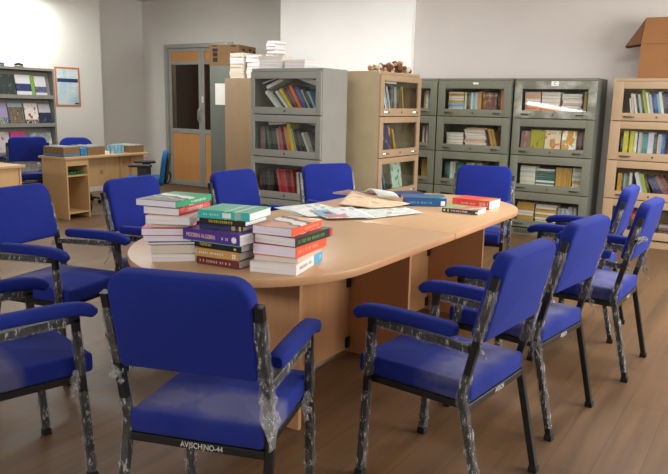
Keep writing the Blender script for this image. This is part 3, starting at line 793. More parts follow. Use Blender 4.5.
fc.matrix_local = Matrix.Translation((0.08, -0.0003, 0.075)) @ Matrix.Rotation(R(90), 4, 'X')
facing('B', 1, 0.515, 0.145, 0.205, 'gold', art('cover_art_gold', (214, 156, 60), [(240, 236, 226), (244, 242, 236)], 2.6, 0.50), 'golden book with white streaks', lean=5)
row('B', 1, 0.664, [('maroon', 0.022, 0.19, 0), ('mauve', 0.022, 0.19, 0), ('black', 0.02, 0.20, 0), ('orange', 0.022, 0.20, 0)])
pile('B', 2, 0.10, [('white', 0.026), ('cream', 0.026), ('white', 0.026), ('cream', 0.026), ('white', 0.026), ('silver', 0.026), ('white', 0.026), ('cream', 0.02)], 0.165)
pile('B', 2, 0.268, [('bottle', 0.026), ('teal', 0.014), ('bottle', 0.026), ('bottle', 0.026), ('teal', 0.014), ('bottle', 0.026), ('bottle', 0.026), ('bottle', 0.026)], 0.205)
row('B', 2, 0.482, [('tan', 0.026, 0.21, 0), ('gold', 0.026, 0.21, 0), ('tan', 0.026, 0.205, 0), ('gold', 0.026, 0.21, 0), ('tan', 0.026, 0.21, 0), ('gold', 0.02, 0.21, 0)])
pile('B', 2, 0.645, [('white', 0.026), ('gold', 0.03), ('tan', 0.026), ('white', 0.026), ('silver', 0.026), ('white', 0.026), ('cream', 0.026), ('white', 0.022)], 0.10)
pile('B', 3, 0.09, [('tan', 0.028), ('gold', 0.028), ('tan', 0.028), ('gold', 0.028), ('tan', 0.028), ('gold', 0.028), ('tan', 0.028)], 0.185)
pile('B', 3, 0.29, [('gold', 0.028), ('tan', 0.028), ('gold', 0.028), ('tan', 0.028), ('gold', 0.028), ('tan', 0.028), ('cream', 0.02)], 0.225)
row('B', 3, 0.53, [('silver', 0.02, 0.17, 0), ('grey', 0.02, 0.17, 0), ('lilac', 0.02, 0.17, 0), ('silver', 0.02, 0.17, 0), ('lilac', 0.02, 0.17, 0), ('white', 0.02, 0.19, 0), ('lilac', 0.02, 0.19, 0), ('silver', 0.02, 0.19, 0), ('white', 0.02, 0.19, 0)])
# right beige bookcase
row('E', 0, 0.17, [('white', 0.018, 0.16, 10), ('rose', 0.016, 0.21, 10), ('white', 0.022, 0.20, 12), ('black', 0.02, 0.20, 12), ('silver', 0.02, 0.20, 12), ('charcoal', 0.018, 0.2, 12), ('lime', 0.03, 0.24, 13), ('white', 0.02, 0.22, 13), ('silver', 0.02, 0.20, 12), ('navy', 0.016, 0.2, 12), ('blue', 0.028, 0.205, 12), ('sky', 0.02, 0.205, 12), ('white', 0.025, 0.225, 12), ('charcoal', 0.024, 0.22, 12), ('navy', 0.025, 0.21, 12)])
row('E', 0, 0.62, [('silver', 0.02, 0.205, -8), ('white', 0.02, 0.205, -8), ('charcoal', 0.025, 0.2, -8)])
row('E', 1, 0.105, [('charcoal', 0.02, 0.18, 0), ('yellow', 0.044, 0.225, 0), ('charcoal', 0.014, 0.19, 0), ('yellow', 0.044, 0.225, 0), ('white', 0.022, 0.215, 0), ('charcoal', 0.012, 0.21, 0), ('silver', 0.022, 0.215, 0), ('grey', 0.014, 0.2, 0), ('teal', 0.046, 0.20, 0), ('lilac', 0.05, 0.215, 0), ('bottle', 0.022, 0.2, 0), ('charcoal', 0.012, 0.19, 0), ('rose', 0.02, 0.205, 0), ('sky', 0.016, 0.2, 0), ('blue', 0.024, 0.205, 0)])
row('E', 1, 0.66, [('red', 0.04, 0.20, 24)])
row('E', 2, 0.108, [('gold', 0.042, 0.19, 0), ('charcoal', 0.014, 0.19, 0), ('grey', 0.03, 0.19, 0), ('bottle', 0.02, 0.19, 0), ('cream', 0.022, 0.20, 0)])
row('E', 2, 0.318, [('white', 0.03, 0.21, 16), ('silver', 0.022, 0.2, 16), ('lime', 0.024, 0.195, 16), ('charcoal', 0.02, 0.19, 18), ('navy', 0.032, 0.185, 30), ('navy', 0.03, 0.195, 30), ('mauve', 0.034, 0.20, 30), ('maroon', 0.04, 0.20, 30)])
row('E', 3, 0.11, [('tan', 0.02, 0.19, 0), ('charcoal', 0.03, 0.18, 0), ('grey', 0.02, 0.17, 0)])
row('E', 3, 0.33, [('red', 0.055, 0.20, 20), ('maroon', 0.03, 0.19, 20)])
pile('E', 3, 0.53, [('charcoal', 0.03), ('maroon', 0.03), ('grey', 0.03)], 0.20)

# ------------------------------------------------------------------ the cupboard behind the grey bookcase and the dark one by the door
t = empty('cupboard', 'plain beige steel cupboard seen between the grey bookcase and the dark green cupboard', 'cupboard', room_loc(6.5, 5.80))
b = MB(); b.box(0, 0.88, 0, 0.42, 0.0, 1.622, 0, 0.003); b.done('carcass', M['tan_steel'], t)
b = MB(); b.box(0.86, 0.90, 0.02, 0.40, 0.06, 1.56, 0, 0.003)
b.done('door', M['tan_steel'], t)
b = MB(); b.box(0.02, 0.86, -0.004, 0.0, 0.04, 1.59, 0, 0.002); b.done('back_sheet', M['tan_steel'], t)
t = empty('cupboard', 'dark green steel cupboard before the right door leaf with a paper notice', 'cupboard', room_loc(7.10, 6.60))
b = MB(); b.box(0, 0.70, 0, 0.45, 0.0, 1.81, 0, 0.003); b.done('carcass', M['green_dark'], t)
b = MB(); b.box(0.012, 0.688, -0.006, 0.0, 0.06, 1.78, 0, 0.002); b.done('side_sheet', M['green_dark'], t)
b = MB(); b.box(0.10, 0.30, -0.0085, -0.0065, 1.30, 1.58); nt = b.done('notice', M['white'], None, t.matrix_world.copy())
tag(nt, 'white paper notice stuck on the dark green cupboard', 'notice')

# printed carton on the dark cupboard
ct = empty('cardboard_carton', 'closed brown printed carton on the dark green cupboard by the door', 'box', room_loc(7.20, 6.70, 1.811, R(14)))
b = MB(); b.box(0, 0.45, 0, 0.52, 0, 0.285, 0, 0.004); b.done('carton_body', M['card_dull'], ct)
def mark(*a):
    b = MB(); b.box(*a); b.done('printed_mark', M['ink'], ct)
for q in ((0.055, 0.125, 0.06, 0.115), (0.055, 0.125, 0.13, 0.185), (0.05, 0.13, 0.195, 0.235), (0.05, 0.12, 0.262, 0.275), (0.33, 0.40, 0.258, 0.275)): mark(q[0], q[1], -0.001, 0.0002, q[2], q[3])
b = MB(); b.slab(rrect(0.08, 0.10, 0.03, 4), 0.001, 0.0003, 0, Matrix.Translation((0.36, 0.0002, 0.14)) @ Matrix.Rotation(R(90), 4, 'X')); b.done('printed_mark', M['ink'], ct)
for (y0, z0) in ((0.10, 0.21), (0.18, 0.17), (0.30, 0.22), (0.42, 0.20)): mark(0.4502, 0.4512, y0, y0 + 0.07, z0, z0 + 0.03)

# paper stacks on top of the cupboards
def loose_pile(loc, items, L, wd, label, cat='book', group='white books piled on the cupboards', yaw=0.0):
    z = 0.0
    for i, (cn, t) in enumerate(items):
        b = MB(); b.box(-L / 2, L / 2, 0, wd, 0, 0.002, 0); b.box(-L / 2, L / 2, 0, wd, t - 0.002, t, 0); b.box(-L / 2 + 0.003, L / 2 - 0.003, 0.002, wd - 0.003, 0.002, t - 0.002, 1)
        o = b.done('book', [cover(cn), M['pages_cream'] if cn in ('cream', 'tan') else M['pages']], None, loc @ TRZ(rnd.uniform(-0.008, 0.008), rnd.uniform(0, 0.012), z, R(rnd.uniform(-3, 3) + yaw)))
        tag(o, label % ORD[i], 'book', group); z += t + 0.0006
loose_pile(room_loc(6.53, 5.80 - 0.15, 1.624), [('cream', 0.030), ('cream', 0.03), ('cream', 0.022), ('cream', 0.045), ('cream', 0.04), ('white', 0.045), ('white', 0.035), ('cream', 0.045)], 0.20, 0.26, 'cream edged book, %s from bottom of the leftmost pile on the beige cupboard')
loose_pile(room_loc(6.55, 5.80 - 0.40, 1.624), [('white', 0.05), ('white', 0.045), ('silver', 0.04), ('white', 0.05), ('white', 0.05), ('silver', 0.035)], 0.22, 0.26, 'white edged book, %s from bottom of the second pile on the beige cupboard')
loose_pile(room_loc(6.55, 5.80 - 0.66, 1.624), [('white', 0.05), ('cream', 0.045), ('white', 0.05), ('rose', 0.04), ('white', 0.05), ('rose', 0.035), ('mauve', 0.012), ('white', 0.03), ('maroon', 0.012), ('rose', 0.03), ('white', 0.035), ('rose', 0.03)], 0.13, 0.2, 'pale book, %s from bottom of the tall narrow pile by the white column')
loose_pile(room_loc(5.20, 4.207 - 0.13, 1.6462), [('white', 0.036), ('silver', 0.024), ('white', 0.03), ('cream', 0.028)], 0.26, 0.2, 'white book, %s from bottom of the left pile on the grey bookcase', yaw=6)
loose_pile(room_loc(5.18, 4.207 - 0.42, 1.6462), [('silver', 0.024), ('white', 0.03), ('silver', 0.022)], 0.24, 0.2, 'white book, %s from bottom of the right pile on the grey bookcase', yaw=-5)

# ------------------------------------------------------------------ dried flowers on the middle beige bookcase
b = MB()
for i in range(70):
    u = rnd.uniform(0.13, 0.80); v = rnd.uniform(0.04, 0.22); r_ = rnd.uniform(0.016, 0.036)
    zc_ = r_ * 0.8 + rnd.uniform(0, 0.07) * math.sin(math.pi * (u - 0.1) / 0.75)
    ico = bmesh.new(); bmesh.ops.create_icosphere(ico, subdivisions=1, radius=r_)
    for vtx in ico.verts: vtx.co *= rnd.uniform(0.7, 1.25)
    ico.verts.index_update()
    b.add([vv.co + Vector((u, v, max(zc_, r_ * 1.25))) for vv in ico.verts], [[q.index for q in f.verts] for f in ico.faces], i % 3)
    ico.free()
gl = b.done('dried_flower_garland', [plain('dried_petal_tan', rgb(166, 132, 92), 0.9, 0.3, 40), plain('dried_petal_white', rgb(206, 196, 172), 0.9, 0.2, 40), plain('dried_petal_brown', rgb(112, 68, 42), 0.9, 0.3, 40)], None, CABS['T'].mw @ Matrix.Translation((0, 0, 1.646)))
tag(gl, 'heap of dried brown and white flowers on the middle beige bookcase', 'dried flowers', None, 'stuff')

# ------------------------------------------------------------------ open box on the right beige bookcase
BX = TRZ(2.93, 6.93, 1.6462, R(-27))
bx = empty('open_cardboard_box', 'open brown cardboard box with raised flaps on the right beige bookcase', 'box', BX)
b = MB(); th = 0.006; bw, bd, bh = 0.46, 0.29, 0.325
b.box(0, bw, 0, th, 0, bh); b.box(0, bw, bd - th, bd, 0, bh); b.box(0, th, th, bd - th, 0, bh); b.box(bw - th, bw, th, bd - th, 0, bh); b.box(th, bw - th, th, bd - th, 0, th)
b.done('box_body', M['card'], bx)
def flap(name, pts, mat):
    b = MB(); n = len(pts); nn = (Vector(pts[1]) - Vector(pts[0])).cross(Vector(pts[2]) - Vector(pts[0])).normalized() * 0.004
    V = [Vector(p) for p in pts] + [Vector(p) + nn for p in pts]
    F = [tuple(range(n)), tuple(reversed(range(n, 2 * n)))] + [(i, (i + 1) % n, n + (i + 1) % n, n + i) for i in range(n)]
    b.add(V, F); return b.done(name, mat, bx)
flap('front_flap', [(0, 0.002, bh + 0.001), (bw, 0.002, bh + 0.001), (bw, 0.06, bh + 0.25), (0.02, 0.06, bh + 0.25)], M['card'])
flap('back_flap', [(0, bd - 0.002, bh + 0.001), (bw, bd - 0.002, bh + 0.001), (bw, bd + 0.008, bh + 0.22), (0.0, bd + 0.008, bh + 0.22)], M['card_in'])
flap('side_flap', [(-0.001, 0.01, bh + 0.001), (-0.001, bd - 0.01, bh + 0.001), (-0.145, bd - 0.03, bh - 0.02), (-0.145, 0.02, bh - 0.02)], M['card_in'])
flap('corner_gusset', [(0.02, 0.058, bh + 0.245), (-0.004, 0.004, bh + 0.002), (-0.14, 0.03, bh - 0.012)], M['card_in'])

# ------------------------------------------------------------------ books on the table
def bands(name, stops, axis=0, rough=0.35, rot=0.0, wob=0.0):
    t = NT(name); g = t.coords((1, 1, 1), 'Generated', rot=(0, 0, rot)); s3 = t.sep(g)
    f = s3[axis]
    if wob: f = t.math('ADD', f, t.math('MULTIPLY', t.math('SUBTRACT', t.noise(t.coords((2, 2, 2), 'Generated'), 1.5, 3), 0.5), wob))
    return t.fin(t.ramp(f, [(p, rgb(*c)) for p, c in stops], 'CONSTANT'), rough, 0, 0.5)
def flat_book(label, loc, L, W, T, cmat, group, pages='pages', spine=None, over=0.001, hard=True):
    """lies flat; local x along the spine, spine on the -y side, centred"""
    r = empty('book', label, 'book', loc, group)
    cv = 0.002
    b = MB(); x0, x1, y0, y1 = -L / 2, L / 2, -W / 2, W / 2
    b.box(x0, x1, y0, y1, 0, cv, 0, 0.0006, seg=1); b.box(x0, x1, y0, y1, T - cv, T, 0, 0.0006, seg=1)
    b.box(x0, x1, y0, y0 + cv, cv, T - cv, 1 if spine else 0)
    o = b.done('cover', [cmat] + ([spine] if spine else []), r)
    b = MB(); e = 0.003 if hard else 0.0008
    # the text block bows a little, as thick paperbacks do
    b.box(x0 + e, x1 - e, y0 + cv, y1 - e, cv, T - cv, 0)
    b.done('pages', M[pages], r)
    return r
def spine_text(bk, L, W, T, body, size, mat, x=0.0, sx=1.0):
    lettering('spine_lettering', body, size, mat, bk, Matrix.Translation((x, -W / 2 - 0.0004, T / 2)) @ Matrix.Rotation(R(90), 4, 'X'), 0.0003, sx)
def spine_marks(bk, W, T, x0, x1, mat, h=0.4, gap=0.0035, z=None):
    """small unreadable lettering"""
    b = MB(); x = x0; zc_ = z or T / 2
    while x < x1:
        ww = rnd.uniform(0.003, 0.0065)
        b.box(x, x + ww * 0.45, -W / 2 - 0.0008, -W / 2 + 0.0002, zc_ - T * h / 2, zc_ + T * h / 2)
        if rnd.random() < 0.7: b.box(x, x + ww, -W / 2 - 0.0008, -W / 2 + 0.0002, zc_ + T * h * (0.5 if rnd.random() < .5 else 0.08) - 0.0022, zc_ + T * h * (0.5 if rnd.random() < .0 else 0.08))
        x += ww + (gap if rnd.random() < 0.82 else gap * 3)
    b.done('spine_lettering', mat, bk)
def spine_patch(bk, W, T, x0, x1, mat, z0=0.1, z1=0.9):
    b = MB(); b.box(x0, x1, -W / 2 - 0.0007, -W / 2 + 0.0002, T * z0, T * z1); b.done('spine_label', mat, bk)
yl = plain('yellow_print', rgb(232, 206, 60), 0.5); wp = plain('white_print', rgb(236, 234, 230), 0.5); peach = plain('peach_print', rgb(238, 206, 176), 0.5)
G1 = 'books in the left pile on the table'; G2 = 'books in the middle pile on the table'; G3 = 'books in the right pile on the table'
Z0 = TZ + 0.0004
# left pile: page ends towards us
z = Z0; cxx, cyy = -0.612, 2.615
green_top = bands('cover_green_photo', [(0.0, (60, 70, 56)), (0.16, (150, 160, 140)), (0.22, (40, 62, 44)), (0.34, (226, 230, 222)), (0.5, (38, 150, 110)), (1.0, (38, 150, 110))], 0, 0.3, 0.25, 0.25)
L1 = [(0.24, 0.158, 0.030, 'cream', 'pages', 0.000, 99, 'white edged book at the bottom of the left pile'),
      (0.24, 0.160, 0.034, 'silver', 'pages_cream', 0.002, 98, 'cream edged book second from bottom of the left pile'),
      (0.25, 0.172, 0.011, 'charcoal', 'pages_lav', -0.006, 101, 'thin dark covered booklet third from bottom of the left pile'),
      (0.245, 0.172, 0.022, 'silver', 'pages_lav', -0.016, 97, 'grey edged book fourth from bottom of the left pile'),
      (0.245, 0.176, 0.027, 'pink', 'pages_lav', -0.018, 96, 'lilac edged book with red covers fifth from bottom of the left pile'),
      (0.22, 0.140, 0.015, 'tan', 'pages_cream', 0.000, 97, 'thin cream edged book sixth from bottom of the left pile'),
      (0.27, 0.166, 0.031, 'white', 'pages', 0.018, 84, 'white book with glossy spine third from top of the left pile'),
      (0.23, 0.150, 0.030, 'red', 'pages', 0.012, 72, 'red spined book second from top of the left pile'),
      (0.25, 0.172, 0.025, None, 'pages_lav', 0.002, 70, 'green book with a photo cover on top of the left pile')]
for (L, W, T, cn, pg, dx, ang, lab) in L1:
    cm = green_top if cn is None else cover(cn)
    bk = flat_book(lab, TRZ(cxx + dx, cyy, z, R(ang)), L, W, T, cm, G1, pg, plain('green_spine', rgb(36, 148, 104), 0.4) if cn is None else None, hard=False)
    if cn == 'red': spine_marks(bk, W, T, -0.05, 0.06, wp, 0.42)
    if cn is None: spine_marks(bk, W, T, -0.02, 0.08, wp, 0.35)
    z += T + 0.0005
# middle pile: spines towards us
z = Z0; cxx, cyy = -0.376, 2.508
green_bar = bands('cover_green_bars', [(0.0, (44, 168, 132)), (0.52, (226, 236, 230)), (0.545, (44, 168, 132)), (0.72, (226, 236, 230)), (0.75, (40, 160, 124)), (1.0, (40, 160, 124))], 0, 0.3)
L2 = [(0.190, 0.16, 0.029, 'maroon', -0.006, -28, 'maroon spined book at the bottom of the middle pile'),
      (0.190, 0.16, 0.032, 'tan', -0.008, -27, 'tan spined book second from bottom of the middle pile'),
      (0.215, 0.165, 0.030, 'black', -0.002, -30, 'shiny black book with yellow title in the middle pile'),
      (0.255, 0.17, 0.042, 'purple', -0.020, -29, 'thick purple spined algebra book in the middle pile'),
      (0.185, 0.15, 0.018, 'navy', 0.000, -24, 'narrow navy spined book third from top of the middle pile'),
      (0.192, 0.16, 0.020, 'brown', 0.006, -23, 'dark brown spined book with yellow title below the green one'),
      (0.208, 0.178, 0.030, None, 0.012, -20, 'green book with teal spine on top of the middle pile')]
for (L, W, T, cn, dx, ang, lab) in L2:
    cm = green_bar if cn is None else plain('plain_' + cn, rgb(*COLS[cn]) if cn != 'brown' else rgb(52, 34, 28), 0.3, 0.08, 8)
    bk = flat_book(lab, TRZ(cxx + dx, cyy - (0.03 if cn == 'purple' else 0), z, R(ang)), L, W, T, cm, G2, 'pages', plain('teal_spine', rgb(60, 186, 178), 0.35) if cn is None else None)
    if cn == 'purple':
        spine_text(bk, L, W, T, 'MODERN ALGEBRA', 0.021, peach, -0.045, 0.72)
        spine_marks(bk, W, T, 0.05, 0.075, wp, 0.25)
        b = MB(); b.slab([(0.013 * (1 if i % 2 else 0.72) * math.cos(2 * math.pi * i / 18), 0.013 * (1 if i % 2 else 0.72) * math.sin(2 * math.pi * i / 18)) for i in range(18)], 0.0008, 0.0001, 0, Matrix.Translation((0.103, -W / 2 + 0.0002, T / 2)) @ Matrix.Rotation(R(90), 4, 'X'))
        b.done('spine_emblem', wp, bk)
        b = MB(); b.box(-L / 2 - 0.0006, L / 2 + 0.0006, -W / 2 - 0.0006, -W / 2 + 0.02, -0.0, 0.0022); b.done('teal_edge', plain('teal_edge_print', rgb(90, 190, 176), 0.4), bk)
    elif cn == 'black': spine_text(bk, L, W, T, 'Fortran', 0.022, yl, -0.055, 0.8); spine_patch(bk, W, T, 0.075, 0.085, yl, 0.2, 0.45)
    elif cn == 'tan': spine_marks(bk, W, T, -0.08, 0.03, wp, 0.26); spine_patch(bk, W, T, 0.066, 0.080, wp, 0.2, 0.7); spine_patch(bk, W, T, 0.071, 0.075, plain('red_print', rgb(190, 40, 40), 0.5), 0.28, 0.62)
    elif cn == 'maroon': spine_marks(bk, W, T, -0.08, 0.055, peach, 0.30)
    elif cn == 'brown': spine_marks(bk, W, T, -0.055, 0.04, yl, 0.5)
    elif cn == 'navy': spine_patch(bk, W, T, 0.045, 0.06, plain('tan_label', rgb(176, 160, 120), 0.5)); spine_patch(bk, W, T, 0.076, 0.084, yl, 0.05, 0.95)
    else:
        spine_patch(bk, W, T, -0.004, 0.03, wp, 0.2, 0.8); spine_patch(bk, W, T, 0.045, 0.07, plain('grey_label', rgb(150, 190, 170), 0.5), 0.1, 0.95); spine_marks(bk, W, T, -0.08, -0.02, wp, 0.2)
    z += T + 0.0005
# right pile: page ends towards us, spines to the right
z = Z0; cxx, cyy = -0.170, 2.475
striped = bands('cover_orange_black', [(0.0, (190, 120, 90)), (0.18, (70, 44, 36)), (0.26, (228, 222, 214)), (0.46, (44, 44, 44)), (0.58, (232, 170, 110)), (0.78, (240, 232, 222)), (1.0, (240, 232, 222))], 0, 0.3, 0.35, 0.3)
orange_c = plain('plain_orange_red', rgb(232, 92, 56), 0.35, 0.05, 8)
dark_c = plain('plain_charcoal', rgb(48, 48, 46), 0.35, 0.08, 8)
whitec = plain('plain_white_cover', rgb(232, 228, 224), 0.35, 0.03, 8)
skyc = plain('sky_blue_print', rgb(70, 168, 206), 0.4); lime = plain('lime_print', rgb(120, 190, 60), 0.5); redp = plain('red_print', rgb(190, 40, 40), 0.5)
L3 = [(0.27, 0.176, 0.038, 'w', 'pages', 0.0, 0.0, 72, 'thick white book with blue tipped spine at the bottom of the right pile'),
      (0.23, 0.165, 0.018, 'p', 'pages_cream', 0.004, 0.0, 71, 'thin pinkish book second from bottom of the right pile'),
      (0.25, 0.172, 0.039, 'o', 'pages_lav', 0.012, 0.012, 66, 'orange spined book in the middle of the right pile'),
      (0.26, 0.170, 0.033, 'd', 'pages', 0.024, 0.014, 62, 'dark spined book with green title second from top of the right pile'),
      (0.24, 0.158, 0.031, 's', 'pages_lav', 0.002, 0.012, 66, 'orange spined book with striped cover on top of the right pile')]
for (L, W, T, cn, pg, dx, dy, ang, lab) in L3:
    cm = dict(w=whitec, p=plain('plain_pinkish', rgb(226, 186, 172), 0.4), o=orange_c, d=dark_c, s=striped)[cn]
    bk = flat_book(lab, TRZ(cxx + dx, cyy + dy, z, R(ang)), L, W, T, cm, G3, pg, orange_c if cn == 's' else None, hard=False)
    if cn == 'w': spine_patch(bk, W, T, 0.045, 0.135, skyc, 0.02, 0.98); spine_patch(bk, W, T, 0.10, 0.12, wp, 0.3, 0.7); spine_marks(bk, W, T, -0.10, 0.02, plain('grey_print', rgb(170, 150, 140), 0.5), 0.3)
    if cn == 'd': spine_marks(bk, W, T, -0.11, 0.08, lime, 0.35); spine_patch(bk, W, T, 0.115, 0.135, redp, 0.02, 0.98)
    if cn == 'o': spine_marks(bk, W, T, -0.11, 0.05, plain('pale_orange_print', rgb(244, 180, 150), 0.5), 0.35)
    if cn == 's': spine_marks(bk, W, T, -0.02, 0.09, plain('pale_orange_print', rgb(244, 180, 150), 0.5), 0.3)
    z += T + 0.0005
# three books at the far end
blue_art = bands('cover_blue_scene', [(0.0, (34, 84, 140)), (0.3, (28, 104, 128)), (0.62, (40, 96, 104)), (0.8, (96, 178, 208)), (1.0, (40, 110, 160))], 0, 0.3, 0.4, 0.5)
bk = flat_book('thick blue book with white page ends at the far end of the table', TRZ(0.537, 4.165, Z0, R(-1)), 0.258, 0.175, 0.052, blue_art, 'books at the far end of the table', 'pages', plain('plain_mid_blue', rgb(32, 86, 144), 0.35, 0.12, 12))
spine_marks(bk, 0.175, 0.052, -0.09, 0.05, plain('pale_blue_print', rgb(150, 190, 220), 0.5), 0.22, z=0.022); spine_patch(bk, 0.175, 0.052, -0.131, -0.115, plain('plain_maroon', rgb(104, 38, 44), 0.4)); spine_patch(bk, 0.175, 0.052, 0.095, 0.12, wp, 0.1, 0.65)
red_art = bands('cover_red_gold', [(0.0, (222, 74, 60)), (0.55, (220, 80, 64)), (0.62, (200, 140, 60)), (0.92, (214, 84, 64)), (1.0, (214, 84, 64))], 0, 0.3, 0.2, 0.3)
bk = flat_book('red book with white lettering behind the black one on the table', TRZ(0.852, 4.125, Z0, R(-36)), 0.238, 0.165, 0.050, red_art, 'books at the far end of the table', 'pages', plain('plain_bright_red', rgb(222, 66, 56), 0.35, 0.06, 12))
spine_marks(bk, 0.165, 0.050, -0.06, 0.03, peach, 0.22); spine_marks(bk, 0.165, 0.050, 0.055, 0.11, wp, 0.55)
blk_art = bands('cover_mixed_art', [(0.0, (140, 180, 130)), (0.2, (190, 120, 100)), (0.5, (206, 190, 180)), (0.7, (150, 110, 60)), (1.0, (60, 50, 46))], 0, 0.3, 0.4, 0.5)
bk = flat_book('thin black spined book nearest the table edge before the red one', TRZ(0.738, 3.892, Z0, R(-29)), 0.208, 0.165, 0.026, blk_art, 'books at the far end of the table', 'pages', plain('plain_black', rgb(28, 27, 30), 0.35))
spine_marks(bk, 0.165, 0.026, -0.05, 0.045, wp, 0.4, 0.0015); spine_patch(bk, 0.165, 0.026, -0.095, -0.085, wp, 0.3, 0.7); spine_patch(bk, 0.165, 0.026, -0.072, -0.064, yl, 0.2, 0.8); spine_patch(bk, 0.165, 0.026, 0.09, 0.105, wp, 0.3, 0.7)

# ------------------------------------------------------------------ newspapers
def newsprint(name, base, pics=None, ink=0.45):
    t = NT(name); g = t.coords((1, 1, 1), 'UV'); x, y, z = t.sep(g)
    ln = t.math('GREATER_THAN', t.math('FRACT', t.math('MULTIPLY', y, 34)), 0.5)
    wd_ = t.math('GREATER_THAN', t.noise(t.coords((40, 34, 1), 'UV'), 1.0, 1), 0.46)
    colm = t.math('GREATER_THAN', t.math('FRACT', t.math('MULTIPLY', x, 5)), 0.10)
    blocks = t.math('GREATER_THAN', t.noise(t.coords((4, 5, 1), 'UV'), 1.0, 1), 0.44)
    k = t.math('MULTIPLY', t.math('MULTIPLY', t.math('MULTIPLY', ln, wd_), colm), blocks)
    col = t.mix(t.math('MULTIPLY', k, ink), rgb(*base), rgb(70, 70, 74))
    ph = t.math('GREATER_THAN', t.noise(t.coords((2.6, 3.4, 1), 'UV', loc=(3, 1, 0)), 1.0, 1), 0.63)
    col = t.mix(t.math('MULTIPLY', ph, 0.5), col, rgb(110, 100, 92))
    for (u0, u1, v0, v1, c) in (pics or []):
        kk = t.math('MULTIPLY', t.math('MULTIPLY', t.math('GREATER_THAN', x, u0), t.math('LESS_THAN', x, u1)), t.math('MULTIPLY', t.math('GREATER_THAN', y, v0), t.math('LESS_THAN', y, v1)))
        col = t.mix(t.math('MULTIPLY', kk, 0.9), col, rgb(*c))
    return t.fin(col, 0.8, 0, 0.2)
def sheet(label, quad, z, mat, wave=0.004, seed=1, name='newspaper', thick=0.0009, nx=14, ny=10, lift=None):
    q = [Vector(p) for p in quad]; c = sum(q, Vector((0, 0))) / 4
    me = bpy.data.meshes.new(name); V = []; F = []; UV = []
    rr = random.Random(seed); ph = [rr.uniform(0, 6.28) for _ in range(4)]
    for j in range(ny + 1):
        for i in range(nx + 1):
            u, v = i / nx, j / ny
            p = (q[0] * (1 - u) + q[1] * u) * (1 - v) + (q[3] * (1 - u) + q[2] * u) * v
            h = wave * (1 + 0.5 * math.sin(5 * u + ph[0] + 2 * v) + 0.5 * math.sin(6 * v + ph[1] + 3 * u)) * (0.25 + 0.75 * (1 - max(abs(u - .5), abs(v - .5)) * 1.2))
            if lift: h += lift(u, v)
            V.append((p.x - c.x, p.y - c.y, max(h, 0.0))); UV.append((u, v))
    for j in range(ny):
        for i in range(nx):
            a = j * (nx + 1) + i; F.append((a, a + 1, a + nx + 2, a + nx + 1))
    me.from_pydata(V, [], F); uv = me.uv_layers.new(name='UVMap')
    for lp in me.loops: uv.data[lp.index].uv = UV[lp.vertex_index]
    for p in me.polygons: p.use_smooth = True
    o = link(name, me, mat); o.location = (c.x, c.y, z)
    md = o.modifiers.new('thick', 'SOLIDIFY'); md.thickness = thick; md.offset = 1
    return tag(o, label, 'newspaper' if name == 'newspaper' else 'magazine', 'newspapers spread on the table')
W1 = newsprint('newsprint_white', (214, 220, 214))
W2 = newsprint('newsprint_white_two', (222, 226, 222), None, 0.3)
AD = newsprint('newsprint_advert', (216, 222, 224), [(0.1, 0.8, 0.04, 0.36, (120, 170, 206)), (0.3, 0.6, 0.14, 0.30, (120, 92, 80)), (0.66, 0.95, 0.08, 0.5, (206, 120, 114))], 0.3)
TN = newsprint('newsprint_salmon', (226, 200, 168), None, 0.35)
sheet('white newspaper folded at the left end of the spread, nearest the middle pile', [(-0.345, 3.897), (-0.18, 3.60), (0.03, 3.86), (-0.10, 4.12)], Z0, W1, 0.0015, 1)
sheet('white newspaper fanned over the leftmost one, second from the left', [(-0.27, 3.80), (-0.145, 3.575), (0.02, 3.62), (-0.06, 3.98)], Z0 + 0.0045, W2, 0.0015, 2)
sheet('newspaper page with a blue and red advertisement at the front of the spread', [(-0.135, 3.78), (-0.04, 3.49), (0.215, 3.56), (0.10, 3.93)], Z0 + 0.0095, AD, 0.002, 3)
sheet('long white newspaper page at the right front of the spread', [(0.09, 3.86), (0.165, 3.54), (0.49, 3.785), (0.40, 4.02)], Z0 + 0.0045, W1, 0.0018, 4)
sheet('salmon coloured newspaper with small pictures behind the white pages', [(0.02, 4.03), (0.20, 3.86), (0.44, 4.00), (0.115, 4.57)], Z0 + 0.010, TN, 0.006, 5, lift=lambda u, v: 0.012 * v * v)
# open magazine with a curling white page, and dark magazines behind it
sheet('glossy magazine with a curled white page beside the thick blue book', [(0.27, 4.22), (0.385, 4.10), (0.335, 4.36), (0.19, 4.46)], Z0 + 0.0300, W2, 0.003, 6, 'magazine', 0.006, lift=lambda u, v: 0.030 * math.sin(math.pi * v) * (1 - u * 0.5) + 0.012 * u)
for i, (cx_, cy_, an, cn, lab) in enumerate(((0.345, 4.64, -20, 'maroon', 'maroon magazine lying behind the curled white page'), (0.475, 4.56, 10, 'navy', 'dark blue magazine lying behind the thick blue book'), (0.10, 4.62, 57, 'mauve', 'mauve magazine lying at the far edge of the table'))):
    z_ = Z0 if i != 1 else Z0
    flat_book(lab, TRZ(cx_ - (0.03 if i == 0 else 0), cy_ - (0.0 if i else 0.02), z_ + (0.012 if i == 1 else 0), R(an)), 0.20, 0.15, 0.011, cover(cn), 'magazines on the table', 'pages')

